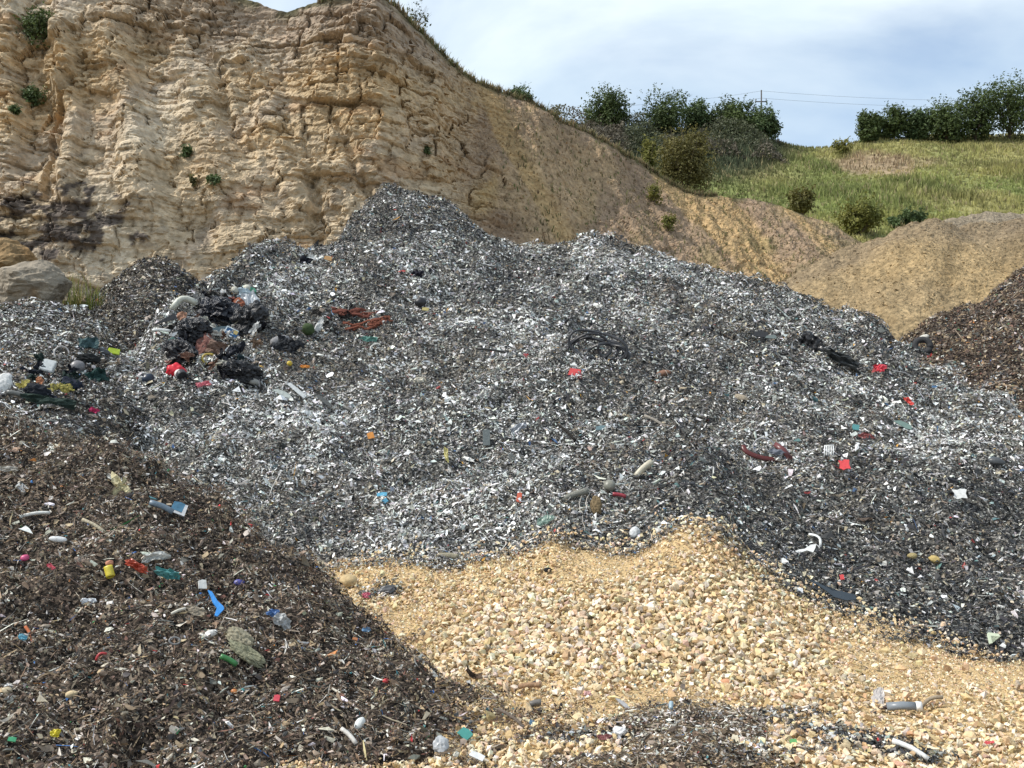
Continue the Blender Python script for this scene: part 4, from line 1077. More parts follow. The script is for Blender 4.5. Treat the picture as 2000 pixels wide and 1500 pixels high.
def item(name, kind, u, v, w, h, ang, color, label, cat, mat=M_OBJ, facing=0.55, lift=None, seed=None, **kw):
    kwf = kw.get('fold', 0); y = yat(u, v); W, H = pxm(w, y), pxm(h, y); seed = seed or (int(u * 7 + v * 13) % 997)
    if kind == 'film': bm = bm_film(W, H, seed, **kw)
    elif kind == 'lump': bm = bm_lump(W, H, kw.pop('d', min(W, H) * 0.8), seed, **kw)
    elif kind == 'box': bm = bm_box(W, H, kw.pop('d', min(W, H) * 0.5), seed=seed, **kw)
    elif kind == 'tube':
        b = kw.pop('bend', 0.05); bm = bm_tube([(W * (t - .5), W * b * math.sin(math.pi * t), W * b * .6 * math.sin(2.5 * t)) for t in np.linspace(0, 1, 7)], H / 2, **kw)
    elif kind == 'poly': bm = bm_poly([(a * W, b * H) for a, b in kw.pop('pts')], kw.pop('thick', 0.012), **kw)
    elif kind == 'tangle':
        r = np.random.default_rng(seed); bm = bmesh.new(); cnt = kw.pop('count', 12); rad = kw.pop('r', 0.012)
        for q in range(cnt):
            a = r.uniform(-.5, .5, 2) * (W * .8, H * .8); th = r.uniform(0, 6.28); P3 = []
            for t in range(9):
                P3.append((a[0], a[1], r.uniform(0, .35) * H)); th += r.normal(0, .8); a = a + np.array([math.cos(th) * W * .13, math.sin(th) * H * .22]); th += 2.2 if (abs(a[0]) > W * .5 or abs(a[1]) > H * .5) else 0; a = np.clip(a, (-W * .62, -H * .62), (W * .62, H * .62))
            P3 = [p_ for i_, p_ in enumerate(P3) if i_ == 0 or (Vector(p_) - Vector(P3[i_ - 1])).length > 1e-4]
            b2 = bm_tube(P3, rad * r.uniform(.6, 1.3), 5, flat=.5); m_ = bpy.data.meshes.new('t'); b2.to_mesh(m_); b2.free(); bm.from_mesh(m_); bpy.data.meshes.remove(m_)
    elif kind == 'ring':
        arc = kw.pop('arc', 1.0); n = 22; bm = bm_tube([(W / 2 * math.cos(2*math.pi*arc*t), H / 2 * math.sin(2*math.pi*arc*t), 0.04 * W * math.sin(5 * t)) for t in np.linspace(0, 1, n)], kw.pop('r', W * .1), **kw)
    color = tuple(.85 * c_ + .15 * d_ for c_, d_ in zip(color, (.22, .20, .17))) if max(color) > .08 else color
    o = finish(bm, name, mat, color, None, kind in ('tube', 'ring') or (kind == 'lump' and not kwf))
    pose(o, u, v, ang, facing, ((min(W, H) * 0.22 if kind in ('lump', 'box') else 0.02 + 0.30 * min(W, H)) if lift is None else lift))
    return tag(o, label, cat)
TRI = [(-.5, -.4), (.5, -.45), (.1, .5)]; QUAD = [(-.5, -.42), (.48, -.5), (.5, .4), (.05, .5), (-.46, .38)]
STAR = [(-.5, -.3), (-.2, -.5), (.1, -.38), (.42, -.46), (.38, 0), (.5, .4), (.1, .5), (-.1, .38), (-.42, .46), (-.36, .1)]
BLADE = [(-.5, .05), (-.2, -.2), (.2, -.5), (.5, -.45), (.45, .1), (.1, .35), (-.25, .4)]
WHITE = (.78, .79, .77); CREAM = (.66, .60, .46); BLK = (.018, .018, .02); RED = (.62, .035, .04); ORG = (.75, .28, .03); YEL = (.68, .56, .03); TEAL = (.05, .25, .26); SKY_ = (.02, .28, .72); MIDB = (.03, .12, .34); GRN = (.02, .20, .07); LG = (.42, .43, .44); DG = (.10, .105, .11)

# --- boulders
def boulder(name, u, v, y, wpx, hpx, d, color, label, seed, facet=0.3, rot=0.0):
    W, H = pxm(wpx, y), pxm(hpx, y)
    bm = bmesh.new(); bmesh.ops.create_icosphere(bm, subdivisions=5, radius=0.5)
    co = np.array([q.co[:] for q in bm.verts]); r = np.random.default_rng(seed)
    # chop by planes for broken faces
    for _ in range(14):
        nrm = r.normal(size=3); nrm /= np.linalg.norm(nrm); t = r.uniform(.33, .45); dd = co @ nrm; co -= np.clip(dd - t, 0, None)[:, None] * nrm
    k = fbm(co[:, 0] * 5, co[:, 1] * 5, co[:, 2] * 7, seed, 5, .6); ridg = 0.5 - np.abs(fbm(co[:, 0] * 3, co[:, 1] * 3, co[:, 2] * 9, seed + 5, 3))
    co = co * (1 + 0.16 * k + 0.12 * ridg)[:, None] * np.array([W, d, H])
    me0 = bmesh.new(); me0.free()
    bm.verts.index_update(); faces = np.array([[q.index for q in f.verts] for f in bm.faces]); bm.free()
    cc = np.array(color)[None] * (1 + .35 * fbm(co[:, 0] * 1.5, co[:, 1] * 1.5, co[:, 2] * 1.5, seed + 1, 4))[:, None]
    wr = smooth(.1, .4, fbm(co[:, 0] * 1.2 + 9, co[:, 1], co[:, 2] * 1.2, seed + 2, 3))[:, None]; cc = cc * (1 - wr) + np.array([.30, .18, .08]) * wr
    o = link(name, mesh_np(name, co, faces, M_BOULD, np.clip(cc, .02, .8), False)); o.location = wp(u, v, y); o.rotation_euler = (0, rot, 0)
    return tag(o, label, 'boulder')
M_BOULD = mat_attr('boulder_rock', 0.92, 0.15, 0.35, 4, bump=0.9, bscale=9, bdist=0.06)
boulder('boulder', 60, 570, 19.4, 152, 118, 1.3, (.29, .25, .195), 'big pale grey boulder resting behind the low waste pile at the left', 5)
boulder('boulder', 8, 522, 21.5, 110, 110, 1.6, (.27, .18, .09), 'tilted rusty ochre boulder behind the pale grey boulder at the left edge', 9, rot=-0.55)
hh = hit(1302, 1262); p = hh[0]
o = boulder('boulder', 1302, 1266, p.y, 38, 30, .14, (.40, .33, .19), 'largest brown-stained rock lying in the middle of the gravel bank', 12)

# --- power pole with cables
yP = 122.0; pb_ = on_hill(1487, yP); ztop = zat(176, yP)
pole = empty('power_pole', pb_, 'thin wooden power pole rising behind the hilltop trees', 'power pole')
finish(bm_tube([(0, 0, -1), (0, 0, ztop - pb_[2])], .11, 8, r1=.08), 'post', M_BARK, (.10, .09, .08), pole)
finish(bm_tube([(-.75, .15, ztop - pb_[2] - 1.4), (.75, .15, ztop - pb_[2] - 1.4)], .07, 6), 'crossarm', M_BARK, (.10, .09, .08), pole)
for dx in (-.65, .65): finish(bm_tube([(dx, .15, ztop - pb_[2] - 1.35), (dx, .15, ztop - pb_[2] - 1.02)], .06, 6), 'insulator', M_OBJ, (.3, .3, .32), pole)
for i, (dz, lab, v2, v0) in enumerate([(-.1, 'upper power cable crossing the sky right of the pole', 168, 200), (-1.0, 'lower power cable crossing the sky right of the pole', 180, 216)]):
    a = Vector((pb_[0], yP, ztop + dz)); pts = []
    b = Vector(wp(2450, v2, 136)); cL = Vector(wp(900, v0, 120))
    for t in np.linspace(0, 1, 12): pts.append(cL.lerp(a, t) - Vector((0, 0, 1.2 * 4 * t * (1 - t))))
    for t in np.linspace(0, 1, 24)[1:]: pts.append(a.lerp(b, t) - Vector((0, 0, 1.6 * 4 * t * (1 - t))))
    o = finish(bm_tube(pts, .014, 5), 'power_cable', M_OBJ, (.25, .27, .30)); tag(o, lab, 'cable')

# --- the coil of black strapping
cx, cy_ = 1165, 697; yC = yat(cx, cy_)
coil = empty('strapping_coil', (0, 0, 0), 'loose coil of flat black strapping lying on the grey heap', 'coil')
for i, (a, b, ox, oy, rot, arc) in enumerate([(104, 44, 0, 4, 8, 1.0), (96, 36, -6, 6, 14, 1.0), (112, 40, 8, -1, 16, .9), (74, 30, 18, -8, 4, 1.0), (84, 50, -14, 0, -6, .85), (60, 26, 30, -10, 22, 1.0), (116, 50, 2, 2, 20, .8)]):
    W, H = pxm(a, yC), pxm(b, yC); r = np.random.default_rng(i)
    pts = []
    for t in np.linspace(0, arc, 30):
        th = 2 * math.pi * t + i; x_, y_ = W/2 * math.cos(th), H/2 * math.sin(th) * 1.25; ca, sa = math.cos(-math.radians(rot)), math.sin(-math.radians(rot))
        pts.append((x_ * ca - y_ * sa + pxm(ox, yC), x_ * sa + y_ * ca + pxm(oy, yC), .05 + .03 * i + .04 * math.sin(3 * th + i)))
    finish(bm_tube(pts, .022, 6, flat=.5), 'loop', M_GLOSS, (.022, .022, .025), coil)
pose(coil, cx, cy_, 0, .55, .05)
item('rod', 'tube', 968, 690, 76, 4.5, -11, (.03, .028, .026), 'long black rod lying left of the strapping coil', 'rod', bend=.02)

# --- tyre
yT = yat(1797, 684); o = item('tyre', 'ring', 1798, 685, 28, 26, -20, (.05, .05, .052), 'small worn rubber tyre lying where the grey heap meets the brown pile', 'tyre', M_CLOTH, r=pxm(6, yT), seg=10, facing=.7)
item('stone_lump', 'lump', 1803, 664, 26, 13, 10, (.62, .60, .54), 'pale lump of stone just above the small tyre', 'stone', M_CLOTH)

# --- maroon curved strip with grey hoop
yB = yat(1500, 888); bumper = empty('curved_trim', (0, 0, 0), 'maroon curved car trim strip wrapped round a thin grey hoop', 'car trim')
def arcpts(W, H, a0, a1, n=18, ox=0, oy=0): return [(pxm(ox, yB) + pxm(W, yB) * math.cos(a0 + (a1 - a0) * t), pxm(oy, yB) + pxm(H, yB) * math.sin(a0 + (a1 - a0) * t), .03 * math.sin(4 * t)) for t in np.linspace(0, 1, n)]
finish(bm_tube(arcpts(46, 20, math.radians(170), math.radians(300), ox=-2, oy=2), pxm(5, yB), 8, flat=.4), 'trim_strip', M_GLOSS, (.10, .022, .02), bumper)
finish(bm_tube([(pxm(10, yB), pxm(14, yB), 0), (pxm(26, yB), pxm(2, yB), .03), (pxm(42, yB), pxm(-16, yB), 0)], pxm(5.5, yB), 8, flat=.4), 'trim_strip', M_GLOSS, (.13, .04, .04), bumper)
finish(bm_tube(arcpts(20, 17, math.radians(10), math.radians(230), ox=-10, oy=6), pxm(1.6, yB), 6), 'hoop', M_GLOSS, (.32, .32, .33), bumper)
finish(bm_film(pxm(30, yB), pxm(12, yB), 4), 'grey_flap', M_OBJ, (.13, .14, .17), bumper).location = (pxm(12, yB), pxm(-4, yB), .03)
pose(bumper, 1500, 888, -8, .6, .07)

# --- white comb-like grille
yG = yat(1618, 888); grille = empty('plastic_grille', (0, 0, 0), 'broken white grille with long parallel fingers, up the slope from the bright red square', 'grille')
for i in range(5):
    finish(bm_tube([(pxm(i * 4 - 8, yG), pxm(12, yG), 0), (pxm(i * 4 - 9, yG), pxm(0, yG), .04), (pxm(i * 4 - 10, yG), pxm(-14 - 4 * (i % 2), yG), 0)], pxm(1.1, yG), 6), 'finger', M_OBJ, (.72, .73, .72), grille)
finish(bm_tube([(pxm(-9, yG), pxm(12, yG), 0), (pxm(9, yG), pxm(13, yG), 0)], pxm(1.3, yG), 6), 'crossbar', M_OBJ, (.72, .73, .72), grille)
pose(grille, 1618, 890, -4, .6, .06)

# --- red jug with black cap
yJ = yat(345, 735); jug = empty('red_jug', (0, 0, 0), 'crushed bright red plastic jug with black screw cap', 'jug')
finish(bm_lump(pxm(36, yJ), pxm(30, yJ), pxm(26, yJ), 14, .35, .3, 4), 'jug_body', M_GLOSS, (.60, .02, .035), jug)
o = finish(bm_lathe([(pxm(8, yJ), 0), (pxm(9, yJ), pxm(3, yJ)), (pxm(9, yJ), pxm(10, yJ)), (pxm(7, yJ), pxm(12, yJ))]), 'neck', M_OBJ, (.70, .66, .62), jug, False); o.location = (pxm(6, yJ), pxm(-7, yJ), pxm(4, yJ)); o.rotation_euler = (.9, .8, 0)
o = finish(bm_lathe([(pxm(10, yJ), 0), (pxm(10, yJ), pxm(10, yJ)), (pxm(9, yJ), pxm(12, yJ))]), 'cap', M_OBJ, (.02, .022, .025), jug, False); o.location = (pxm(12, yJ), pxm(-12, yJ), pxm(9, yJ)); o.rotation_euler = (.9, .8, 0)
pose(jug, 345, 733, 0, .5, .07)

# --- blue printed carton
yK = yat(447, 662); carton = empty('blue_carton', (0, 0, 0), 'small blue and white printed carton in the bundle of rubbish', 'carton')
finish(bm_box(pxm(26, yK), pxm(19, yK), pxm(8, yK), .08, .03), 'box_body', M_GLOSS, (.04, .13, .28), carton, False)
for (ox, oy, w, h, c) in [(-11.5, 0, 2.2, 18, (.7, .78, .8)), (0, 8.2, 24, 2, (.7, .78, .8)), (-2, -8, 20, 2.2, (.7, .78, .8)), (8, 4, 8, 8, (.55, .42, .16)), (-2, -2, 16, 1.6, (.6, .7, .76))]:
    o = finish(bm_box(pxm(w, yK), pxm(h, yK), .01, .05, 0), 'print', M_GLOSS, c, carton, False); o.location = (pxm(ox, yK), pxm(oy, yK), pxm(4, yK) + .006)
pose(carton, 449, 663, -22, .7, .10)

# --- broken grey downpipe on the gravel
yD = yat(1762, 1392); dp = empty('broken_downpipe', (0, 0, 0), 'broken grey plastic downpipe with white end lying on the gravel', 'pipe')
finish(bm_tube([(-pxm(28, yD), pxm(3, yD), 0), (0, 0, .01), (pxm(26, yD), -pxm(2, yD), 0)], pxm(8.5, yD), 14, True, flat=.75), 'grey_pipe', M_GLOSS, (.20, .22, .24), dp)
finish(bm_tube([(pxm(26, yD), -pxm(2, yD), 0), (pxm(37, yD), -pxm(3.5, yD), 0)], pxm(8.8, yD), 14, True), 'white_end', M_OBJ, (.78, .78, .76), dp)
finish(bm_film(pxm(20, yD), pxm(10, yD), 7, .3), 'torn_edge', M_OBJ, (.05, .025, .02), dp).location = (-pxm(36, yD), pxm(2, yD), .0)
pose(dp, 1760, 1391, 0, .45, .035)

ITEMS = [
 # grey heap, top and middle
 ('red_plastic_scrap','box',1124,734,25,17,-12,RED,'bright red plastic block just below the strapping coil','plastic scrap',M_OBJ,{}),
 ('white_plastic_shard','poly',1121,722,12,16,30,WHITE,'white pointed shard sticking up behind the bright red block','plastic scrap',M_OBJ,{'pts':STAR}),
 ('black_sack','film',1588,682,56,34,-48,BLK,'long crumpled black sack draped down the right of the grey heap','sack',M_GLOSS,{'crumple':.4}),
 ('black_sheeting','film',1640,712,84,24,-36,(.03,.033,.033),'torn black sheeting trailing below the long crumpled black sack','sheeting',M_GLOSS,{'crumple':.3}),
 ('black_plate','poly',1484,661,28,14,-10,BLK,'flat black plate left of the long black sack','plastic scrap',M_OBJ,{'pts':QUAD}),
 ('grey_green_flake','poly',1505,664,22,11,8,(.10,.14,.14),'dull green flake touching the flat black plate','plastic scrap',M_OBJ,{'pts':BLADE}),
 ('red_plastic_scrap','film',1717,726,26,18,-25,(.62,.03,.06),'crimson plastic scrap below the small tyre','plastic scrap',M_GLOSS,{'crumple':.35}),
 ('red_plastic_scrap','film',1772,789,20,12,-60,(.62,.04,.03),'narrow red scrap up the slope near the right edge','plastic scrap',M_GLOSS,{'crumple':.3}),
 ('red_plastic_square','poly',1645,916,23,22,5,(.78,.05,.06),'bright red ragged square right of the maroon trim','plastic scrap',M_OBJ,{'pts':STAR}),
 ('teal_flake','poly',1669,841,12,14,80,TEAL,'small teal flake up the slope from the white grille','plastic scrap',M_OBJ,{'pts':QUAD}),
 ('green_glass_sheet','poly',1762,836,36,16,-28,(.12,.20,.18),'dull green flat sheet half buried on the right of the heap','sheet',M_GLOSS,{'pts':BLADE}),
 ('dark_red_scrap','film',1690,857,30,12,-10,(.20,.03,.03),'dark red scrap up the slope between the grille and the teal flake','plastic scrap',M_OBJ,{}),
 ('grey_board','poly',952,862,14,33,2,(.06,.085,.09),'upright dark slate-grey board in the middle of the heap','board',M_OBJ,{'pts':[(-.5,-.5),(.5,-.5),(.5,.5),(-.5,.48)]}),
 ('yellow_strip','film',871,893,9,28,8,(.50,.44,.14),'yellow strip standing in a dark hollow of the heap','strip',M_OBJ,{'crumple':.5}),
 ('orange_scrap','poly',724,858,13,14,20,ORG,'lone orange flake left of the middle of the heap','plastic scrap',M_OBJ,{'pts':QUAD}),
 ('cream_tube','tube',1258,925,44,13,42,(.55,.50,.38),'cream plastic tube pointing up to the right','tube',M_OBJ,{'hollow':True}),
 ('blue_flake','poly',747,972,20,9,4,(.06,.36,.55),'light blue flake left of centre near the gravel','plastic scrap',M_OBJ,{'pts':QUAD}),
 ('blue_flake','poly',753,986,12,10,40,(.04,.28,.44),'smaller blue flake just under the light blue one','plastic scrap',M_OBJ,{'pts':STAR}),
 ('orange_red_plate','poly',1015,980,10,22,-8,(.50,.07,.02),'upright orange-red plate in a dark hollow','plastic scrap',M_OBJ,{'pts':QUAD}),
 ('rotten_stump','lump',1164,996,22,44,3,(.16,.11,.05),'upright brown rotten wood stump above the gravel','wood',M_CLOTH,{'rough':.3,'fold':.5,'sub':4}),
 ('grey_canister','lump',1190,955,24,24,0,(.20,.20,.16),'dull grey-green canister behind the rotten stump','canister',M_OBJ,{'rough':.12}),
 ('dark_red_bottle','tube',1208,974,26,8,-12,(.30,.01,.03),'dark red plastic bottle right of the rotten stump','bottle',M_GLOSS,{}),
 ('concrete_pipe','tube',1122,975,54,13,22,(.22,.22,.19),'stubby grey-green pipe left of the rotten stump','pipe',M_CLOTH,{}),
 ('green_glass_sheet','film',1068,1025,36,20,24,(.25,.38,.32),'pale green translucent sheet touching the gravel spur','sheet',M_FILM,{'crumple':.15}),
 ('white_tag','box',1162,1028,8,16,0,(.82,.82,.8),'small upright white tag below the rotten stump','plastic scrap',M_OBJ,{}),
 ('white_rock','lump',1241,1046,22,25,-15,(.60,.62,.63),'pale blue-white rock at the notch in the gravel edge','stone',M_CLOTH,{}),
 ('torn_white_panel','poly',1568,1083,54,17,8,WHITE,'torn white plastic panel with a long hooked tail, near the gravel','panel',M_OBJ,{'pts':[(-.5,-.05),(-.15,.18),(.05,.15),(.3,.5),(.5,.45),(.42,0),(.28,-.5),(.1,-.1),(-.2,-.25)],'bend':.3}),
 ('white_strip','tube',1588,1062,34,5,-62,WHITE,'white bent strip rising behind the torn white panel','strip',M_OBJ,{'bend':.3,'flat':.3}),
 ('bodywork_scrap','poly',1622,1165,92,36,-14,(.035,.048,.062),'smooth dark blue-grey bodywork panel at the gravel edge','panel',M_GLOSS,{'pts':[(-.5,.42),(-.3,.3),(0,-.05),(.2,.0),(.46,-.1),(.5,-.35),(.3,-.5),(.05,-.42),(-.2,0)]}),
 ('white_foam_block','box',1557,1157,19,12,-6,(.82,.84,.86),'white foam block left of the dark blue-grey panel','foam',M_CLOTH,{}),
 ('mud_stained_roll','tube',878,1096,34,14,-4,(.30,.27,.19),'muddy roll lying on the gravel edge left of centre','roll',M_CLOTH,{}),
 ('yellow_foam_lump','lump',1781,1090,18,13,0,(.36,.29,.13),'brownish yellow foam lump, left one of two','foam',M_CLOTH,{}),
 ('yellow_foam_lump','lump',1826,1096,22,15,-30,(.48,.36,.13),'brighter yellow foam lump, right one of two','foam',M_CLOTH,{}),
 ('pale_green_bracket','poly',1938,1256,26,22,10,(.55,.62,.45),'pale green bent bracket at the gravel edge near the right','bracket',M_OBJ,{'pts':[(-.5,-.5),(-.25,-.5),(-.1,.15),(.5,-.15),(.45,.15),(-.15,.5),(-.3,.4)]}),
 ('red_flake','poly',1643,1134,9,12,0,RED,'tiny red flake above the dark blue-grey panel','plastic scrap',M_OBJ,{'pts':STAR}),
 ('tan_stick','tube',1282,830,56,6,-40,(.30,.27,.23),'pale tan stick slanting down right below the coil','stick',M_CLOTH,{}),
 ('black_disc','lump',822,594,24,20,0,BLK,'round black rubber lump high on the heap','rubber',M_OBJ,{'rough':.1}),
 ('yellow_flake','poly',832,607,14,7,-10,(.45,.38,.12),'dull yellow flake just below the round black lump','plastic scrap',M_OBJ,{'pts':QUAD}),
 ('black_rag','film',812,541,24,17,0,(.02,.02,.03),'small black rag above the round black rubber lump','rag',M_CLOTH,{'crumple':.4}),
 ('black_rag','film',597,517,24,20,50,(.012,.013,.02),'black rag folded over near the left shoulder of the heap','rag',M_CLOTH,{'crumple':.4}),
 ('white_curled_shard','film',612,508,24,9,-22,WHITE,'white curled shard beside the folded black rag','plastic scrap',M_OBJ,{}),
 ('orange_scrap','poly',641,508,15,9,-10,(.62,.34,.12),'pale orange flake right of the folded black rag','plastic scrap',M_OBJ,{'pts':QUAD}),
 ('rust_net','tangle',700,618,84,14,-4,(.16,.035,.02),'upper strand of rust-red netting','netting',M_CLOTH,{'count':16,'r':.02}),
 ('rust_net','tangle',722,640,78,16,6,(.19,.045,.02),'lower strand of rust-red netting','netting',M_CLOTH,{'count':18,'r':.022}),
 ('black_bag_scrap','lump',736,628,28,11,0,BLK,'black bag scrap at the right end of the rust-red netting','bag',M_OBJ,{}),
 ('green_ball','lump',600,648,24,26,0,(.05,.075,.03),'mossy green ball with a white strap over it','ball',M_CLOTH,{'rough':.28}),
 ('white_strap','film',620,645,12,50,-22,(.60,.60,.58),'dirty white strap draped over the mossy green ball','strap',M_CLOTH,{'crumple':.4}),
 ('grey_shoe','lump',545,672,40,22,34,(.26,.26,.27),'dirty grey shoe-shaped lump right of the rubbish bundle','shoe',M_CLOTH,{}),
 ('black_strap_bundle','tangle',563,690,46,30,-20,(.03,.032,.036),'bundle of black straps under the grey shoe-shaped lump','strap',M_CLOTH,{'count':22,'r':.03}),
 ('teal_rag','film',722,668,34,12,0,(.10,.26,.22),'faded teal rag below the rust-red netting','rag',M_CLOTH,{}),
 ('white_loop_scrap','ring',734,686,20,12,30,(.5,.5,.46),'off-white curved scrap below the faded teal rag','plastic scrap',M_OBJ,{'arc':.6}),
 ('white_panel_shard','poly',578,768,44,9,-34,WHITE,'long white panel shard leaning over a dark hollow','panel',M_OBJ,{'pts':QUAD}),
 ('white_panel_shard','poly',548,773,38,14,-8,(.62,.66,.60),'greenish white panel shard left of the leaning long shard','panel',M_OBJ,{'pts':BLADE}),
 ('grey_paddle','poly',630,786,42,11,-28,(.09,.095,.09),'dark grey paddle-shaped board right of the white shards','board',M_OBJ,{'pts':BLADE}),
 ('yellow_ball','lump',565,712,11,11,0,(.60,.42,.02),'small yellow ball below the grey shoe-shaped lump','ball',M_GLOSS,{'rough':.08}),
 ('orange_foil','film',594,721,19,8,-5,ORG,'orange foil scrap right of the small yellow ball','foil',M_GLOSS,{}),
 ('white_cone','poly',464,768,18,15,0,(.75,.77,.77),'white triangular shard below the cream cloth','plastic scrap',M_OBJ,{'pts':TRI}),
 ('cream_stone','film',820,747,26,13,15,(.52,.48,.38),'cream flat scrap left of centre below the black rod','plastic scrap',M_OBJ,{}),
 ('pale_grey_film','film',1050,733,48,8,6,(.40,.42,.42),'pale grey film strip left of the bright red block','film',M_FILM,{}),
 ('rust_stone','lump',1296,732,28,13,5,(.22,.11,.07),'reddish brown lump right of the coil','stone',M_CLOTH,{}),
 ('dark_blue_flake','poly',1175,842,20,10,0,(.05,.13,.16),'dark teal flake on the slope below the coil','plastic scrap',M_OBJ,{'pts':QUAD}),
 ('dark_stick','tube',1105,850,50,6,-45,(.04,.035,.03),'dark stick lying down the slope in mid heap','stick',M_CLOTH,{}),
 ('silver_film','film',1012,842,34,15,28,(.36,.38,.42),'silvery crumpled film up right of the slate board','film',M_GLOSS,{'crumple':.4}),
 ('white_splat','poly',1869,973,30,22,0,WHITE,'white splayed plastic scrap on the right flank of the heap','plastic scrap',M_OBJ,{'pts':STAR}),
 ('grey_rubber_boot','lump',1945,906,30,16,-20,(.06,.065,.07),'dark rubber lump near the right edge of the heap','rubber',M_OBJ,{}),
 ('tan_stone','lump',1447,780,28,14,-25,(.36,.30,.22),'tan stone on the slope above the maroon trim','stone',M_CLOTH,{}),
 ('magenta_rag','film',182,808,18,11,0,(.50,.02,.12),'magenta rag at the left foot of the grey heap','rag',M_CLOTH,{'crumple':.4}),
 ('navy_cup','lump',290,745,24,20,20,(.02,.03,.05),'navy cup left of the red jug','cup',M_GLOSS,{'rough':.12}),
 # bundle of rubbish
 ('black_bin_bag','lump',428,622,72,58,0,(.012,.013,.02),'largest black bin bag at the heart of the rubbish bundle','bin bag',M_BAG,{'rough':.5,'fold':.9,'sub':4}),
 ('black_bin_bag','lump',378,656,61,45,10,(.013,.013,.016),'black bin bag left of the brown net bag','bin bag',M_BAG,{'rough':.5,'fold':.9,'sub':4}),
 ('black_bin_bag','lump',356,695,63,40,-20,(.012,.012,.015),'lowest black bin bag, just above the red jug','bin bag',M_BAG,{'rough':.5,'fold':.9,'sub':4}),
 ('black_bin_bag','lump',485,640,52,68,-20,(.016,.016,.018),'black bin bag at the right end of the rubbish bundle','bin bag',M_BAG,{'rough':.5,'fold':.9,'sub':4}),
 ('black_bin_bag','lump',470,735,76,38,-6,(.014,.014,.016),'black bin bag lying under the cream cloth','bin bag',M_BAG,{'rough':.5,'fold':.9,'sub':4}),
 ('net_bag','lump',402,688,34,58,8,(.20,.075,.06),'reddish brown net bag hanging down the front of the bundle','net bag',M_CLOTH,{'rough':.4,'fold':.5,'sub':4}),
 ('brown_sheet','film',432,690,44,26,-24,(.20,.12,.09),'brown cloth spreading right of the reddish net bag','cloth',M_CLOTH,{'crumple':.4}),
 ('yellow_collar','ring',413,712,24,32,70,(.42,.30,.02),'mustard yellow plastic collar beside the net bag','collar',M_OBJ,{'arc':.72,'flat':.6}),
 ('cream_cloth','film',452,728,66,22,-10,(.62,.60,.50),'muddy cream cloth spread at the foot of the bundle','cloth',M_CLOTH,{'crumple':.35}),
 ('grey_bowl','lump',494,748,28,14,-10,(.32,.31,.28),'grey bowl at the right end of the cream cloth','bowl',M_OBJ,{'rough':.15}),
 ('white_film_sheet','film',492,606,34,66,22,(.66,.70,.74),'pale translucent plastic sheet over the right side of the bundle','plastic sheet',M_FILM,{'crumple':.4}),
 ('blue_white_bag','film',480,588,34,24,-35,(.62,.74,.80),'bluish white carrier bag on top of the bundle','bag',M_FILM,{'crumple':.4}),
 ('brick_red_mesh','lump',466,606,24,34,10,(.26,.07,.03),'brick red mesh scrap under the carrier bag','mesh',M_CLOTH,{'rough':.5,'fold':.8}),
 ('brick_red_rag','film',444,592,28,18,-15,(.16,.035,.025),'dark red rag left of the brick red mesh','rag',M_CLOTH,{'crumple':.4}),
 ('cream_foam_lump','lump',457,570,14,15,0,(.66,.64,.54),'cream foam lump on top of the bundle, left one of two','foam',M_CLOTH,{}),
 ('cream_foam_lump','lump',481,566,14,16,0,(.68,.66,.55),'cream foam lump on top of the bundle, right one of two','foam',M_CLOTH,{}),
 ('green_strip','film',494,575,10,22,18,(.03,.26,.15),'bright green strip beside the foam lumps','strip',M_OBJ,{}),
 ('cream_hose','tube',358,606,46,13,26,(.55,.56,.48),'curved cream hose arching over the left of the bundle','hose',M_OBJ,{'bend':.32}),
 ('peach_rag','film',353,630,18,28,0,(.42,.22,.14),'peach coloured rag hanging under the cream hose','rag',M_CLOTH,{'crumple':.4}),
 ('grey_bag','film',374,640,28,24,-10,(.30,.28,.25),'grey plastic bag in the middle left of the bundle','bag',M_FILM,{'crumple':.4}),
 ('white_rag','film',402,640,38,20,-40,(.66,.65,.58),'white rag across the middle of the bundle','rag',M_CLOTH,{'crumple':.45}),
 ('green_wedge','poly',327,679,42,20,27,(.02,.13,.11),'dark teal wedge-shaped panel at the left of the bundle','panel',M_OBJ,{'pts':[(-.5,-.35),(0,-.3),(.5,.1),(.4,.45),(0,.2)]}),
 ('black_wedge','poly',322,632,48,18,18,BLK,'black pointed sheet at the upper left of the bundle','sheet',M_OBJ,{'pts':[(-.5,-.45),(.5,-.2),(.45,.5)]}),
 ('white_pole','tube',316,650,34,6,3,WHITE,'white pole poking out left from the bundle','pole',M_OBJ,{}),
 ('white_triangle_film','poly',340,655,18,26,0,(.66,.64,.62),'white triangular film under the peach rag','film',M_OBJ,{'pts':TRI}),
 ('teal_card','poly',430,655,34,22,20,(.05,.10,.12),'dark teal card behind the printed carton','card',M_OBJ,{'pts':QUAD}),
 ('pink_wrapper','film',397,755,26,11,25,(.60,.13,.17),'pink wrapper below the bundle','wrapper',M_OBJ,{'crumple':.3}),
 ('salmon_scrap','film',334,711,20,7,8,(.50,.20,.16),'salmon pink scrap above the red jug','plastic scrap',M_OBJ,{}),
 # left valley
 ('white_container','box',93,722,24,28,-6,(.74,.76,.74),'square white container left of the wire hoop','container',M_OBJ,{'jit':.06}),
 ('wire_hoop','ring',118,700,26,30,10,(.45,.43,.42),'thin grey hoop standing behind the square white container','hoop',M_OBJ,{'r':.012,'arc':.62}),
 ('grey_bucket','lump',151,723,28,26,20,(.16,.155,.165),'grey bucket bottom in the left valley','bucket',M_OBJ,{'rough':.08}),
 ('teal_cloth','film',171,682,34,26,18,(.03,.085,.095),'dark teal cloth up left of the hi-vis scrap','cloth',M_CLOTH,{'crumple':.35}),
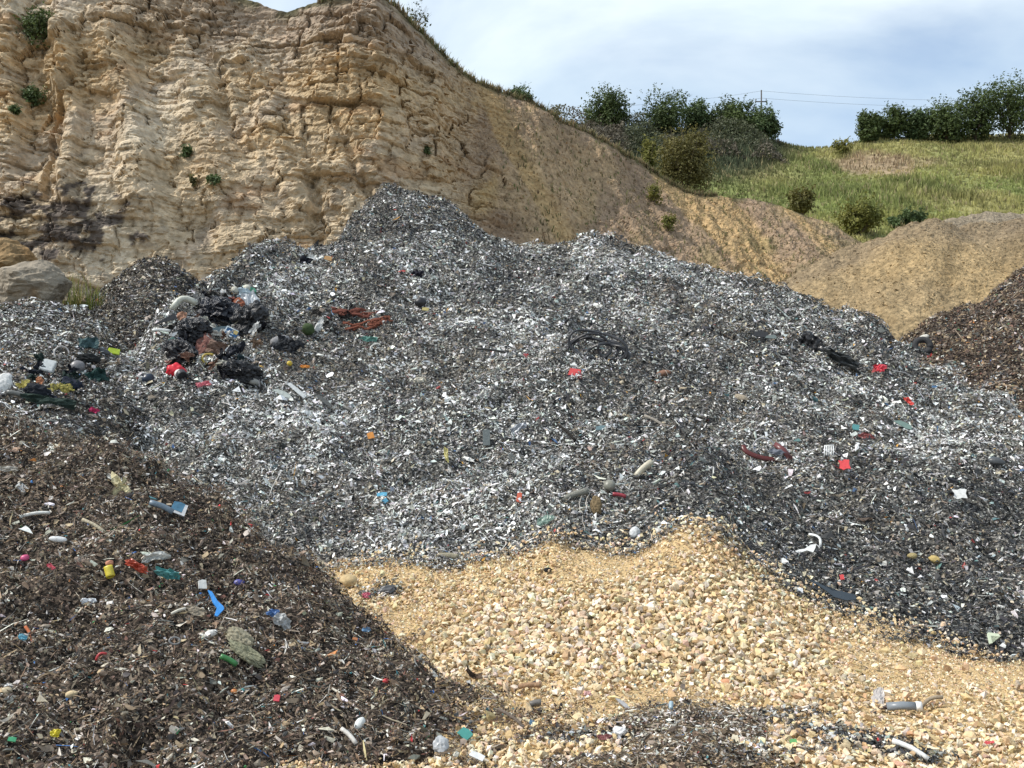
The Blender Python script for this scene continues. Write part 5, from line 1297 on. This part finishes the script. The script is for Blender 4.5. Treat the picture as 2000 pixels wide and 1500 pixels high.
 ('hi_vis_scrap','box',221,689,22,12,10,(.62,.78,.02),'fluorescent yellow scrap in the left valley','plastic scrap',M_OBJ,{'jit':.08}),
 ('grey_pad','lump',202,690,24,13,-10,(.06,.065,.07),'dark grey pad touching the fluorescent yellow scrap','pad',M_OBJ,{}),
 ('white_sack','lump',6,760,34,52,-10,(.72,.72,.70),'bulging white sack at the left edge','sack',M_CLOTH,{'rough':.3,'fold':.3}),
 ('yellow_rag','film',46,762,20,22,0,(.55,.46,.12),'dirty yellow rag right of the white sack','rag',M_CLOTH,{'crumple':.4,'ragged':.6}),
 ('olive_netting','tangle',116,768,40,18,18,(.36,.31,.07),'olive yellow netting in the left valley','netting',M_CLOTH,{'count':14,'r':.014}),
 ('white_stick','tube',192,648,17,4,-62,WHITE,'short white stick above the dark teal cloth','stick',M_OBJ,{}),
 ('dark_green_rag','film',186,745,36,26,30,(.02,.05,.045),'dark green rag beside the grey heap edge','rag',M_CLOTH,{'crumple':.4}),
 ('black_rag','lump',72,772,44,28,0,(.015,.018,.024),'black rag mass between the yellow rag and olive netting','rag',M_CLOTH,{'rough':.5,'fold':.7}),
 ('black_rag','lump',140,758,40,28,0,(.02,.025,.04),'navy black rag behind the olive netting','rag',M_CLOTH,{'rough':.5,'fold':.7}),
 ('black_rag','lump',170,706,40,20,10,(.018,.02,.02),'black rag under the dark teal cloth','rag',M_CLOTH,{'rough':.5,'fold':.7}),
 ('grey_tube','tube',34,778,38,10,-6,(.12,.125,.12),'dark grey tube lying below the yellow rag','tube',M_OBJ,{}),
 ('green_tarpaulin','film',98,792,90,22,4,(.035,.055,.045),'muddy dark green tarpaulin at the foot of the left pile','tarpaulin',M_CLOTH,{'crumple':.25}),
 ('pale_pink_scrap','film',150,758,14,22,10,(.45,.36,.33),'pale pinkish scrap right of the olive netting','plastic scrap',M_OBJ,{}),
 ('orange_rag','film',78,750,16,14,-20,(.42,.16,.07),'orange rag between the white container and yellow rag','rag',M_CLOTH,{}),
 ('white_wrapper','film',107,757,18,18,0,(.55,.53,.50),'dirty white wrapper above the olive netting','wrapper',M_FILM,{'crumple':.4}),
 # near brown heap
 ('cream_rag','film',236,962,32,34,0,(.56,.50,.30),'cream yellow rag draped over the brown heap','rag',M_CLOTH,{'crumple':.4,'ragged':.7}),
 ('white_rag','film',222,944,28,14,-10,(.74,.73,.68),'white scrap just above the cream yellow rag','rag',M_CLOTH,{'crumple':.4}),
 ('blue_grey_tube','tube',312,1000,48,12,-14,(.12,.18,.24),'blue-grey tube running into the blue and white box','tube',M_OBJ,{'flat':.6}),
 ('blue_box_scrap','poly',346,1000,24,20,-10,(.04,.18,.30),'torn blue box at the right end of the blue-grey tube','box scrap',M_OBJ,{'pts':QUAD}),
 ('white_corner_frame','poly',344,1007,34,24,-8,(.74,.75,.76),'white L-shaped edge round the torn blue box','frame',M_OBJ,{'pts':[(-.5,-.1),(.3,-.32),(.34,.5),(.5,.5),(.5,-.5),(-.3,-.4)]}),
 ('white_lump','box',44,957,22,14,-35,(.72,.73,.72),'white angular chunk high on the brown heap near the left edge','foam',M_CLOTH,{}),
 ('white_film_scrap','film',16,926,40,12,6,(.55,.52,.46),'dirty white film at the left edge of the brown heap','film',M_FILM,{}),
 ('white_stick','tube',70,1015,50,7,20,(.74,.73,.68),'thick white stick on the left of the brown heap','stick',M_OBJ,{}),
 ('pale_stick','tube',188,1040,64,7,-28,(.55,.48,.34),'long pale wooden splinter slanting down right','splinter',M_CLOTH,{}),
 ('white_sheet','film',302,1097,50,18,18,(.70,.71,.68),'white crumpled sheet above the teal film','plastic sheet',M_FILM,{'crumple':.3}),
 ('red_film','film',268,1114,46,16,-22,(.62,.10,.05),'red-orange film left of the white crumpled sheet','film',M_FILM,{'crumple':.35}),
 ('teal_film','film',330,1131,52,16,-8,(.12,.42,.42),'teal film below the white crumpled sheet','film',M_FILM,{'crumple':.3}),
 ('yellow_pot','tube',212,1132,22,17,-65,(.68,.56,.03),'small bright yellow pot on the brown heap','pot',M_OBJ,{'hollow':True,'bend':.0,'seg':12}),
 ('blue_film','poly',416,1203,46,50,-10,(.01,.26,.72),'bright blue torn film strip on the brown heap','film',M_OBJ,{'pts':[(-.5,.5),(-.3,.48),(.1,.15),(.42,0),(.5,-.1),(.38,-.5),(.25,-.5),(.2,-.15),(-.05,.02),(-.3,.3)]}),
 ('khaki_trousers','lump',468,1256,56,32,-30,(.33,.30,.21),'upper fold of the crumpled khaki cloth','cloth',M_CLOTH,{'rough':.35,'fold':1.0,'sub':4}),
 ('khaki_sleeve','lump',482,1284,72,24,-30,(.26,.26,.17),'long lower fold of the crumpled khaki cloth','cloth',M_CLOTH,{'rough':.4,'fold':1.0,'sub':4}),
 ('white_foam_scrap','lump',412,1243,26,15,30,(.70,.69,.66),'white foam scrap left of the khaki cloth','foam',M_CLOTH,{}),
 ('green_bottle','tube',444,1304,36,11,-22,(.01,.16,.03),'dark green plastic bottle below the khaki cloth','bottle',M_GLOSS,{}),
 ('oval_plastic_scrap','lump',114,1058,34,12,0,(.74,.75,.74),'oval white lid on the left of the brown heap','lid',M_OBJ,{'rough':.1}),
 ('bottle_top_scrap','lump',49,1098,16,13,20,(.62,.06,.20),'pink and magenta cap near the left edge','cap',M_OBJ,{}),
 ('red_strip','film',102,1114,18,8,-40,(.50,.03,.07),'short red strip right of the magenta cap','strip',M_OBJ,{}),
 ('salmon_stone','lump',214,1110,16,12,0,(.55,.24,.15),'salmon coloured stone just above the yellow pot','stone',M_CLOTH,{}),
 ('blue_cap_scrap','film',530,1208,24,14,0,(.04,.14,.36),'blue scrap with a clear film under it','plastic scrap',M_OBJ,{'crumple':.4}),
 ('clear_film','film',545,1226,36,22,-25,(.55,.56,.56),'clear crumpled film right of the khaki cloth','film',M_FILM,{'crumple':.4}),
 ('bone_stick','tube',348,1205,28,6,32,(.66,.62,.52),'pale bone-like stick left of the blue film','stick',M_OBJ,{}),
 ('beige_plate','film',382,1204,36,20,-8,(.32,.27,.20),'beige cardboard piece right of the pale stick','cardboard',M_CLOTH,{'crumple':.12}),
 ('rubber_washer','ring',342,1263,20,14,0,(.16,.165,.17),'dark grey rubber washer with pale centre','washer',M_OBJ,{}),
 ('red_wire','tube',200,1294,22,5,40,(.45,.02,.03),'short red wire left of the middle of the brown heap','wire',M_GLOSS,{'bend':.3}),
 ('orange_strap','tube',58,1248,44,6,-52,(.45,.12,.04),'rusty orange strap on the left of the brown heap','strap',M_CLOTH,{'flat':.4}),
 ('blue_white_scrap','film',44,1262,18,13,0,(.05,.28,.40),'blue and white scrap at the lower end of the orange strap','plastic scrap',M_OBJ,{}),
 ('limestone_chip','lump',140,1360,24,15,20,(.60,.47,.28),'pale yellow limestone chip on the brown heap','stone',M_STONE_P,{}),
 ('limestone_chip','lump',13,1354,22,16,0,(.60,.50,.34),'pale limestone chip at the left edge of the brown heap','stone',M_STONE_P,{}),
 ('white_scrap','film',172,1183,26,13,10,(.72,.74,.76),'white jagged scrap low on the left of the brown heap','plastic scrap',M_OBJ,{'crumple':.3}),
 ('purple_cap','lump',467,1140,20,13,10,(.05,.05,.30),'dark purple cap high on the brown heap','cap',M_OBJ,{}),
 ('white_card','poly',390,1154,16,20,18,(.72,.72,.68),'small white card above the bright blue film','card',M_OBJ,{'pts':QUAD}),
 ('teal_scrap','poly',908,1448,26,22,-40,(.07,.38,.34),'teal translucent scrap low on the heap near the bottom edge','plastic scrap',M_FILM,{'pts':QUAD}),
 ('white_bag','lump',858,1468,30,34,10,(.62,.64,.66),'crumpled white bag near the bottom edge','bag',M_FILM,{'rough':.4,'fold':.6}),
 ('white_scoop','lump',702,1420,18,28,-28,(.66,.68,.66),'white oval scoop on the brown heap','scoop',M_OBJ,{'rough':.12}),
 ('white_rod','tube',680,1448,44,9,-42,(.66,.63,.58),'pale broken rod left of the white bag','rod',M_OBJ,{}),
 ('white_tile','poly',930,1492,30,14,-22,(.76,.78,.79),'white tile at the bottom edge','tile',M_OBJ,{'pts':QUAD}),
 ('round_red_scrap','lump',754,1332,14,10,0,(.60,.02,.03),'small round red cap on the right slope of the brown heap','cap',M_GLOSS,{'rough':.1}),
 ('yellow_tangle','film',106,1445,16,14,0,(.66,.56,.02),'yellow plastic tangle at the lower left','plastic scrap',M_OBJ,{'crumple':.5}),
 ('green_flake','poly',24,1452,15,9,0,(.03,.36,.16),'green flake at the lower left corner','plastic scrap',M_OBJ,{'pts':QUAD}),
 ('light_blue_scrap','film',712,1237,18,10,10,(.16,.34,.56),'light blue scrap on the rim of the brown heap beside the gravel','plastic scrap',M_OBJ,{}),
 ('crimson_scrap','film',716,1170,16,12,0,(.42,.03,.09),'crimson scrap where the brown heap meets the gravel','plastic scrap',M_OBJ,{}),
 ('orange_cup','lump',457,1356,12,10,0,(.50,.16,.02),'small orange-brown cap right of the dark bottle','cap',M_OBJ,{}),
 ('crimson_tag','poly',542,1374,12,14,0,(.55,.02,.05),'crimson tag low on the brown heap','tag',M_OBJ,{'pts':QUAD}),
 ('orange_flake','poly',690,1262,10,6,0,(.55,.20,.06),'orange-brown flake up the slope from the small red cap','plastic scrap',M_OBJ,{'pts':QUAD}),
 ('bent_bark','film',925,1331,34,12,-24,(.09,.055,.035),'curled strip of dark bark on the rim of the brown heap','bark',M_CLOTH,{'crumple':.3,'curl':.4}),
 ('brown_stick','tube',1002,1418,74,7,-42,(.13,.10,.08),'long brown stick lying down the rim of the brown heap','stick',M_CLOTH,{}),
 ('rust_wood','tube',1035,1350,44,10,2,(.34,.20,.11),'rusty brown wood piece on the gravel','wood',M_CLOTH,{}),
 ('dark_pipe_end','tube',1047,1385,22,13,10,(.13,.12,.11),'dark grey pipe end on the gravel beside the brown heap','pipe',M_OBJ,{'hollow':True}),
 # gravel and small pile
 ('plastic_shard','poly',1216,1386,16,32,22,(.36,.36,.37),'upright grey blade-shaped shard on the small pile','panel',M_OBJ,{'pts':[(-.5,.5),(-.1,.35),(.4,-.1),(.5,-.5),(.1,-.45),(-.3,.1)]}),
 ('white_bag','lump',1210,1434,26,20,-15,(.74,.74,.74),'crumpled white paper lump beside the small pile','bag',M_CLOTH,{'rough':.4,'fold':.4}),
 ('white_pipe','tube',1778,1478,72,11,-42,(.70,.70,.68),'white plastic pipe at the bottom edge on the gravel','pipe',M_OBJ,{'hollow':True}),
 ('orange_stone','lump',1415,1337,28,16,10,(.62,.30,.16),'orange-pink stone on the gravel','stone',M_STONE_P,{}),
 ('red_bottle_cap','lump',1718,1450,10,11,0,RED,'red bottle cap on the gravel above the white pipe','cap',M_OBJ,{}),
 ('red_strip','film',1934,1461,16,7,-10,(.55,.05,.06),'red strip on the gravel near the bottom right corner','strip',M_OBJ,{}),
 ('dark_rubber_scrap','film',1405,1040,36,10,-15,(.10,.085,.07),'curved dark rubber strip on the top of the gravel','rubber',M_OBJ,{'curl':-.5}),
 ('black_lump','lump',1070,1116,16,10,0,(.02,.02,.02),'black lump on the gravel below its spur','rubber',M_CLOTH,{}),
 ('black_lump','lump',1492,1138,15,13,-30,(.03,.03,.03),'black lump at the right rim of the gravel bank','rubber',M_CLOTH,{}),
 ('slate_lump','lump',756,1158,36,20,15,(.07,.075,.085),'dark slate coloured lump on the left of the gravel','scrap lump',M_OBJ,{'rough':.5,'fold':.5}),
 ('flat_yellow_rock','lump',682,1140,34,26,0,(.60,.45,.24),'large flat yellow rock at the left of the gravel beside the brown heap','rock',M_STONE_P,{}),
 ('clear_wrapper','film',1716,1374,22,34,-20,(.62,.58,.56),'clear wrapper standing left of the broken grey downpipe','wrapper',M_FILM,{'crumple':.3}),
 ('grey_bark_strip','tube',1822,1384,46,8,14,(.30,.24,.17),'brown stick right of the broken grey downpipe','stick',M_CLOTH,{'bend':.15}),
 ('light_blue_cup','tube',1312,1388,15,9,80,(.45,.60,.68),'pale blue cup standing in the small pile','cup',M_FILM,{}),
 ('dark_bark','poly',1332,1352,9,18,-12,(.14,.11,.09),'dark upright chip behind the small pile','bark',M_CLOTH,{'pts':QUAD}),
 ('pink_rag','film',1147,1364,14,10,0,(.60,.34,.32),'pale pink rag on the gravel left of the small pile','rag',M_CLOTH,{}),
 ('maroon_scrap','film',1180,1452,26,12,-8,(.14,.02,.02),'maroon scrap near the bottom edge','plastic scrap',M_OBJ,{}),
 ('grey_blue_stone','lump',1150,1205,14,11,0,(.22,.20,.14),'olive grey stone among the yellow gravel','stone',M_STONE_P,{}),
 ('blue_scrap','film',1040,1424,12,12,0,(.04,.13,.22),'dark blue scrap at the right foot of the brown heap','plastic scrap',M_OBJ,{}),
 ('green_flake','poly',1548,1460,14,9,0,(.10,.36,.10),'green flake on the gravel right of the small pile','plastic scrap',M_OBJ,{'pts':QUAD}),
]
for (nm, kd, u, v, w, h, a, c, lab, cat, mt, kw) in ITEMS:
    item(nm, kd, u, v, w, h, a, c, lab, cat, mt, **dict(kw))

LANDMARKS = [(345,733,'crushed red jug'),(402,688,'reddish net bag'),(449,662,'blue printed carton'),(358,606,'curved cream hose'),(480,588,'bluish carrier bag'),(452,728,'muddy cream cloth'),(413,712,'mustard yellow collar'),(545,672,'grey shoe-shaped lump'),(322,632,'black pointed sheet'),(327,679,'dark teal wedge'),
 (93,722,'square white container'),(221,689,'fluorescent yellow scrap'),(151,723,'grey bucket bottom'),(116,768,'olive yellow netting'),(46,762,'dirty yellow rag'),(171,682,'dark teal cloth'),(34,778,'dark grey tube'),(182,808,'magenta rag'),(186,745,'dark green rag'),
 (600,648,'mossy green ball'),(700,618,'upper rust-red netting'),(722,640,'lower rust-red netting'),(722,668,'faded teal rag'),(564,712,'small yellow ball')]
def ragset(name, n, cu, cv, ru, rv, cols, lab, grp, cat, mat, w, seed):
    r = np.random.default_rng(seed); names = {}
    for i in range(n):
        a, q = r.uniform(0, 6.28), r.random() ** .5
        u, v = cu + ru * q * math.cos(a), cv + rv * q * math.sin(a)
        c = cols[r.integers(0, len(cols))]
        o = item(name, 'film', u, v, r.uniform(w * .6, w * 1.5), r.uniform(w * .35, w * .9), r.uniform(-80, 80), c, lab, cat, mat, seed=seed + i * 7, crumple=r.uniform(.3, .6), ragged=.7, lift=pxm(r.uniform(2, 9) + (9 if c[0] > .1 else 0), 15), facing=r.uniform(.3, .9))
        lm = min(LANDMARKS, key=lambda k: math.hypot(k[0] - u, (k[1] - v) * 1.2)); du, dv = u - lm[0], v - lm[1]
        way = ('right of' if du > 0 else 'left of') if abs(du) > abs(dv) else ('just below' if dv > 0 else 'just above')
        o['label'] = lab.split(' packed')[0].split(' strewn')[0].split(' scattered')[0] + ' ' + way + ' the ' + lm[2]; o['group'] = grp
        names.setdefault(o['label'], []).append(o)
    for lb, os_ in names.items():
        if len(os_) > 1:
            os_.sort(key=lambda o: o.matrix_world.translation.x / o.matrix_world.translation.y)
            cnt = ('two', 'three', 'four', 'five', 'six')[min(4, len(os_) - 2)]
            for k_, o in enumerate(os_): o['label'] = lb + (', leftmost of ' if k_ == 0 else ', rightmost of ' if k_ == len(os_) - 1 else ', ' + ('second', 'third', 'fourth', 'fifth')[k_ - 1] + ' from the left of ') + cnt
ragset('dark_rag', 24, 410, 660, 100, 80, [(.012,.012,.016),(.02,.022,.03),(.03,.028,.026),(.015,.03,.035)], 'torn near-black rag packed into the rubbish bundle', 'near-black rags of the rubbish bundle', 'rag', M_CLOTH, 30, 3000)
ragset('pale_rag', 14, 425, 645, 85, 70, [(.56,.55,.50),(.38,.37,.35),(.66,.66,.64)], 'torn whitish rag packed into the rubbish bundle', 'whitish rags of the rubbish bundle', 'rag', M_CLOTH, 22, 3300)
ragset('brown_rag', 8, 420, 660, 85, 70, [(.18,.09,.06),(.12,.06,.04),(.22,.14,.09)], 'torn brown rag packed into the rubbish bundle', 'brown rags of the rubbish bundle', 'rag', M_CLOTH, 18, 3500)
ragset('dark_rag', 14, 105, 755, 90, 40, [(.012,.014,.02),(.02,.025,.04),(.02,.035,.03)], 'torn near-black rag strewn in the left valley', 'near-black rags of the left valley', 'rag', M_CLOTH, 24, 3700)
ragset('dark_rag', 12, 660, 640, 95, 28, [(.02,.02,.02),(.05,.045,.04)], 'small black rag scattered round the rust-red netting', 'black rags round the netting', 'rag', M_CLOTH, 16, 3900)

# wires trailing round the stump, and a few long loose wires, each a thing
def wire(label, pts, rpx, color, name='loose_wire', cat='wire'):
    P3 = []
    for (u, v) in pts:
        hh = hit(u, v)
        if hh: P3.append(hh[0] + hh[1] * .05)
    if len(P3) < 2: return
    o = finish(bm_tube(P3, pxm(rpx, P3[0].y), 5), name, M_OBJ, color); tag(o, label, cat)
wire('left wire hanging from beside the rotten stump', [(1140,962),(1136,975),(1130,992),(1131,1008),(1138,1013)], .9, (.40,.37,.32))
wire('right wire hanging against the rotten stump', [(1152,970),(1145,982),(1143,995),(1150,1004)], .9, (.45,.40,.34))
wire('thin wire trailing down to the gravel below the rotten stump', [(1137,1016),(1136,1028),(1140,1038),(1141,1046)], .8, (.35,.32,.28))
wire('long pale wire curving down to a red scrap left of the heap', [(549,928),(540,948),(532,962),(528,976)], 1.1, (.50,.48,.44))
wire('pale grey cord crossing the right flank of the heap', [(1800,835),(1840,822),(1880,815),(1920,818)], 1.0, (.2,.19,.18))
wire('white cord lying below the crimson scrap on the right', [(1740,728),(1765,732),(1780,740)], .9, (.55,.55,.56))
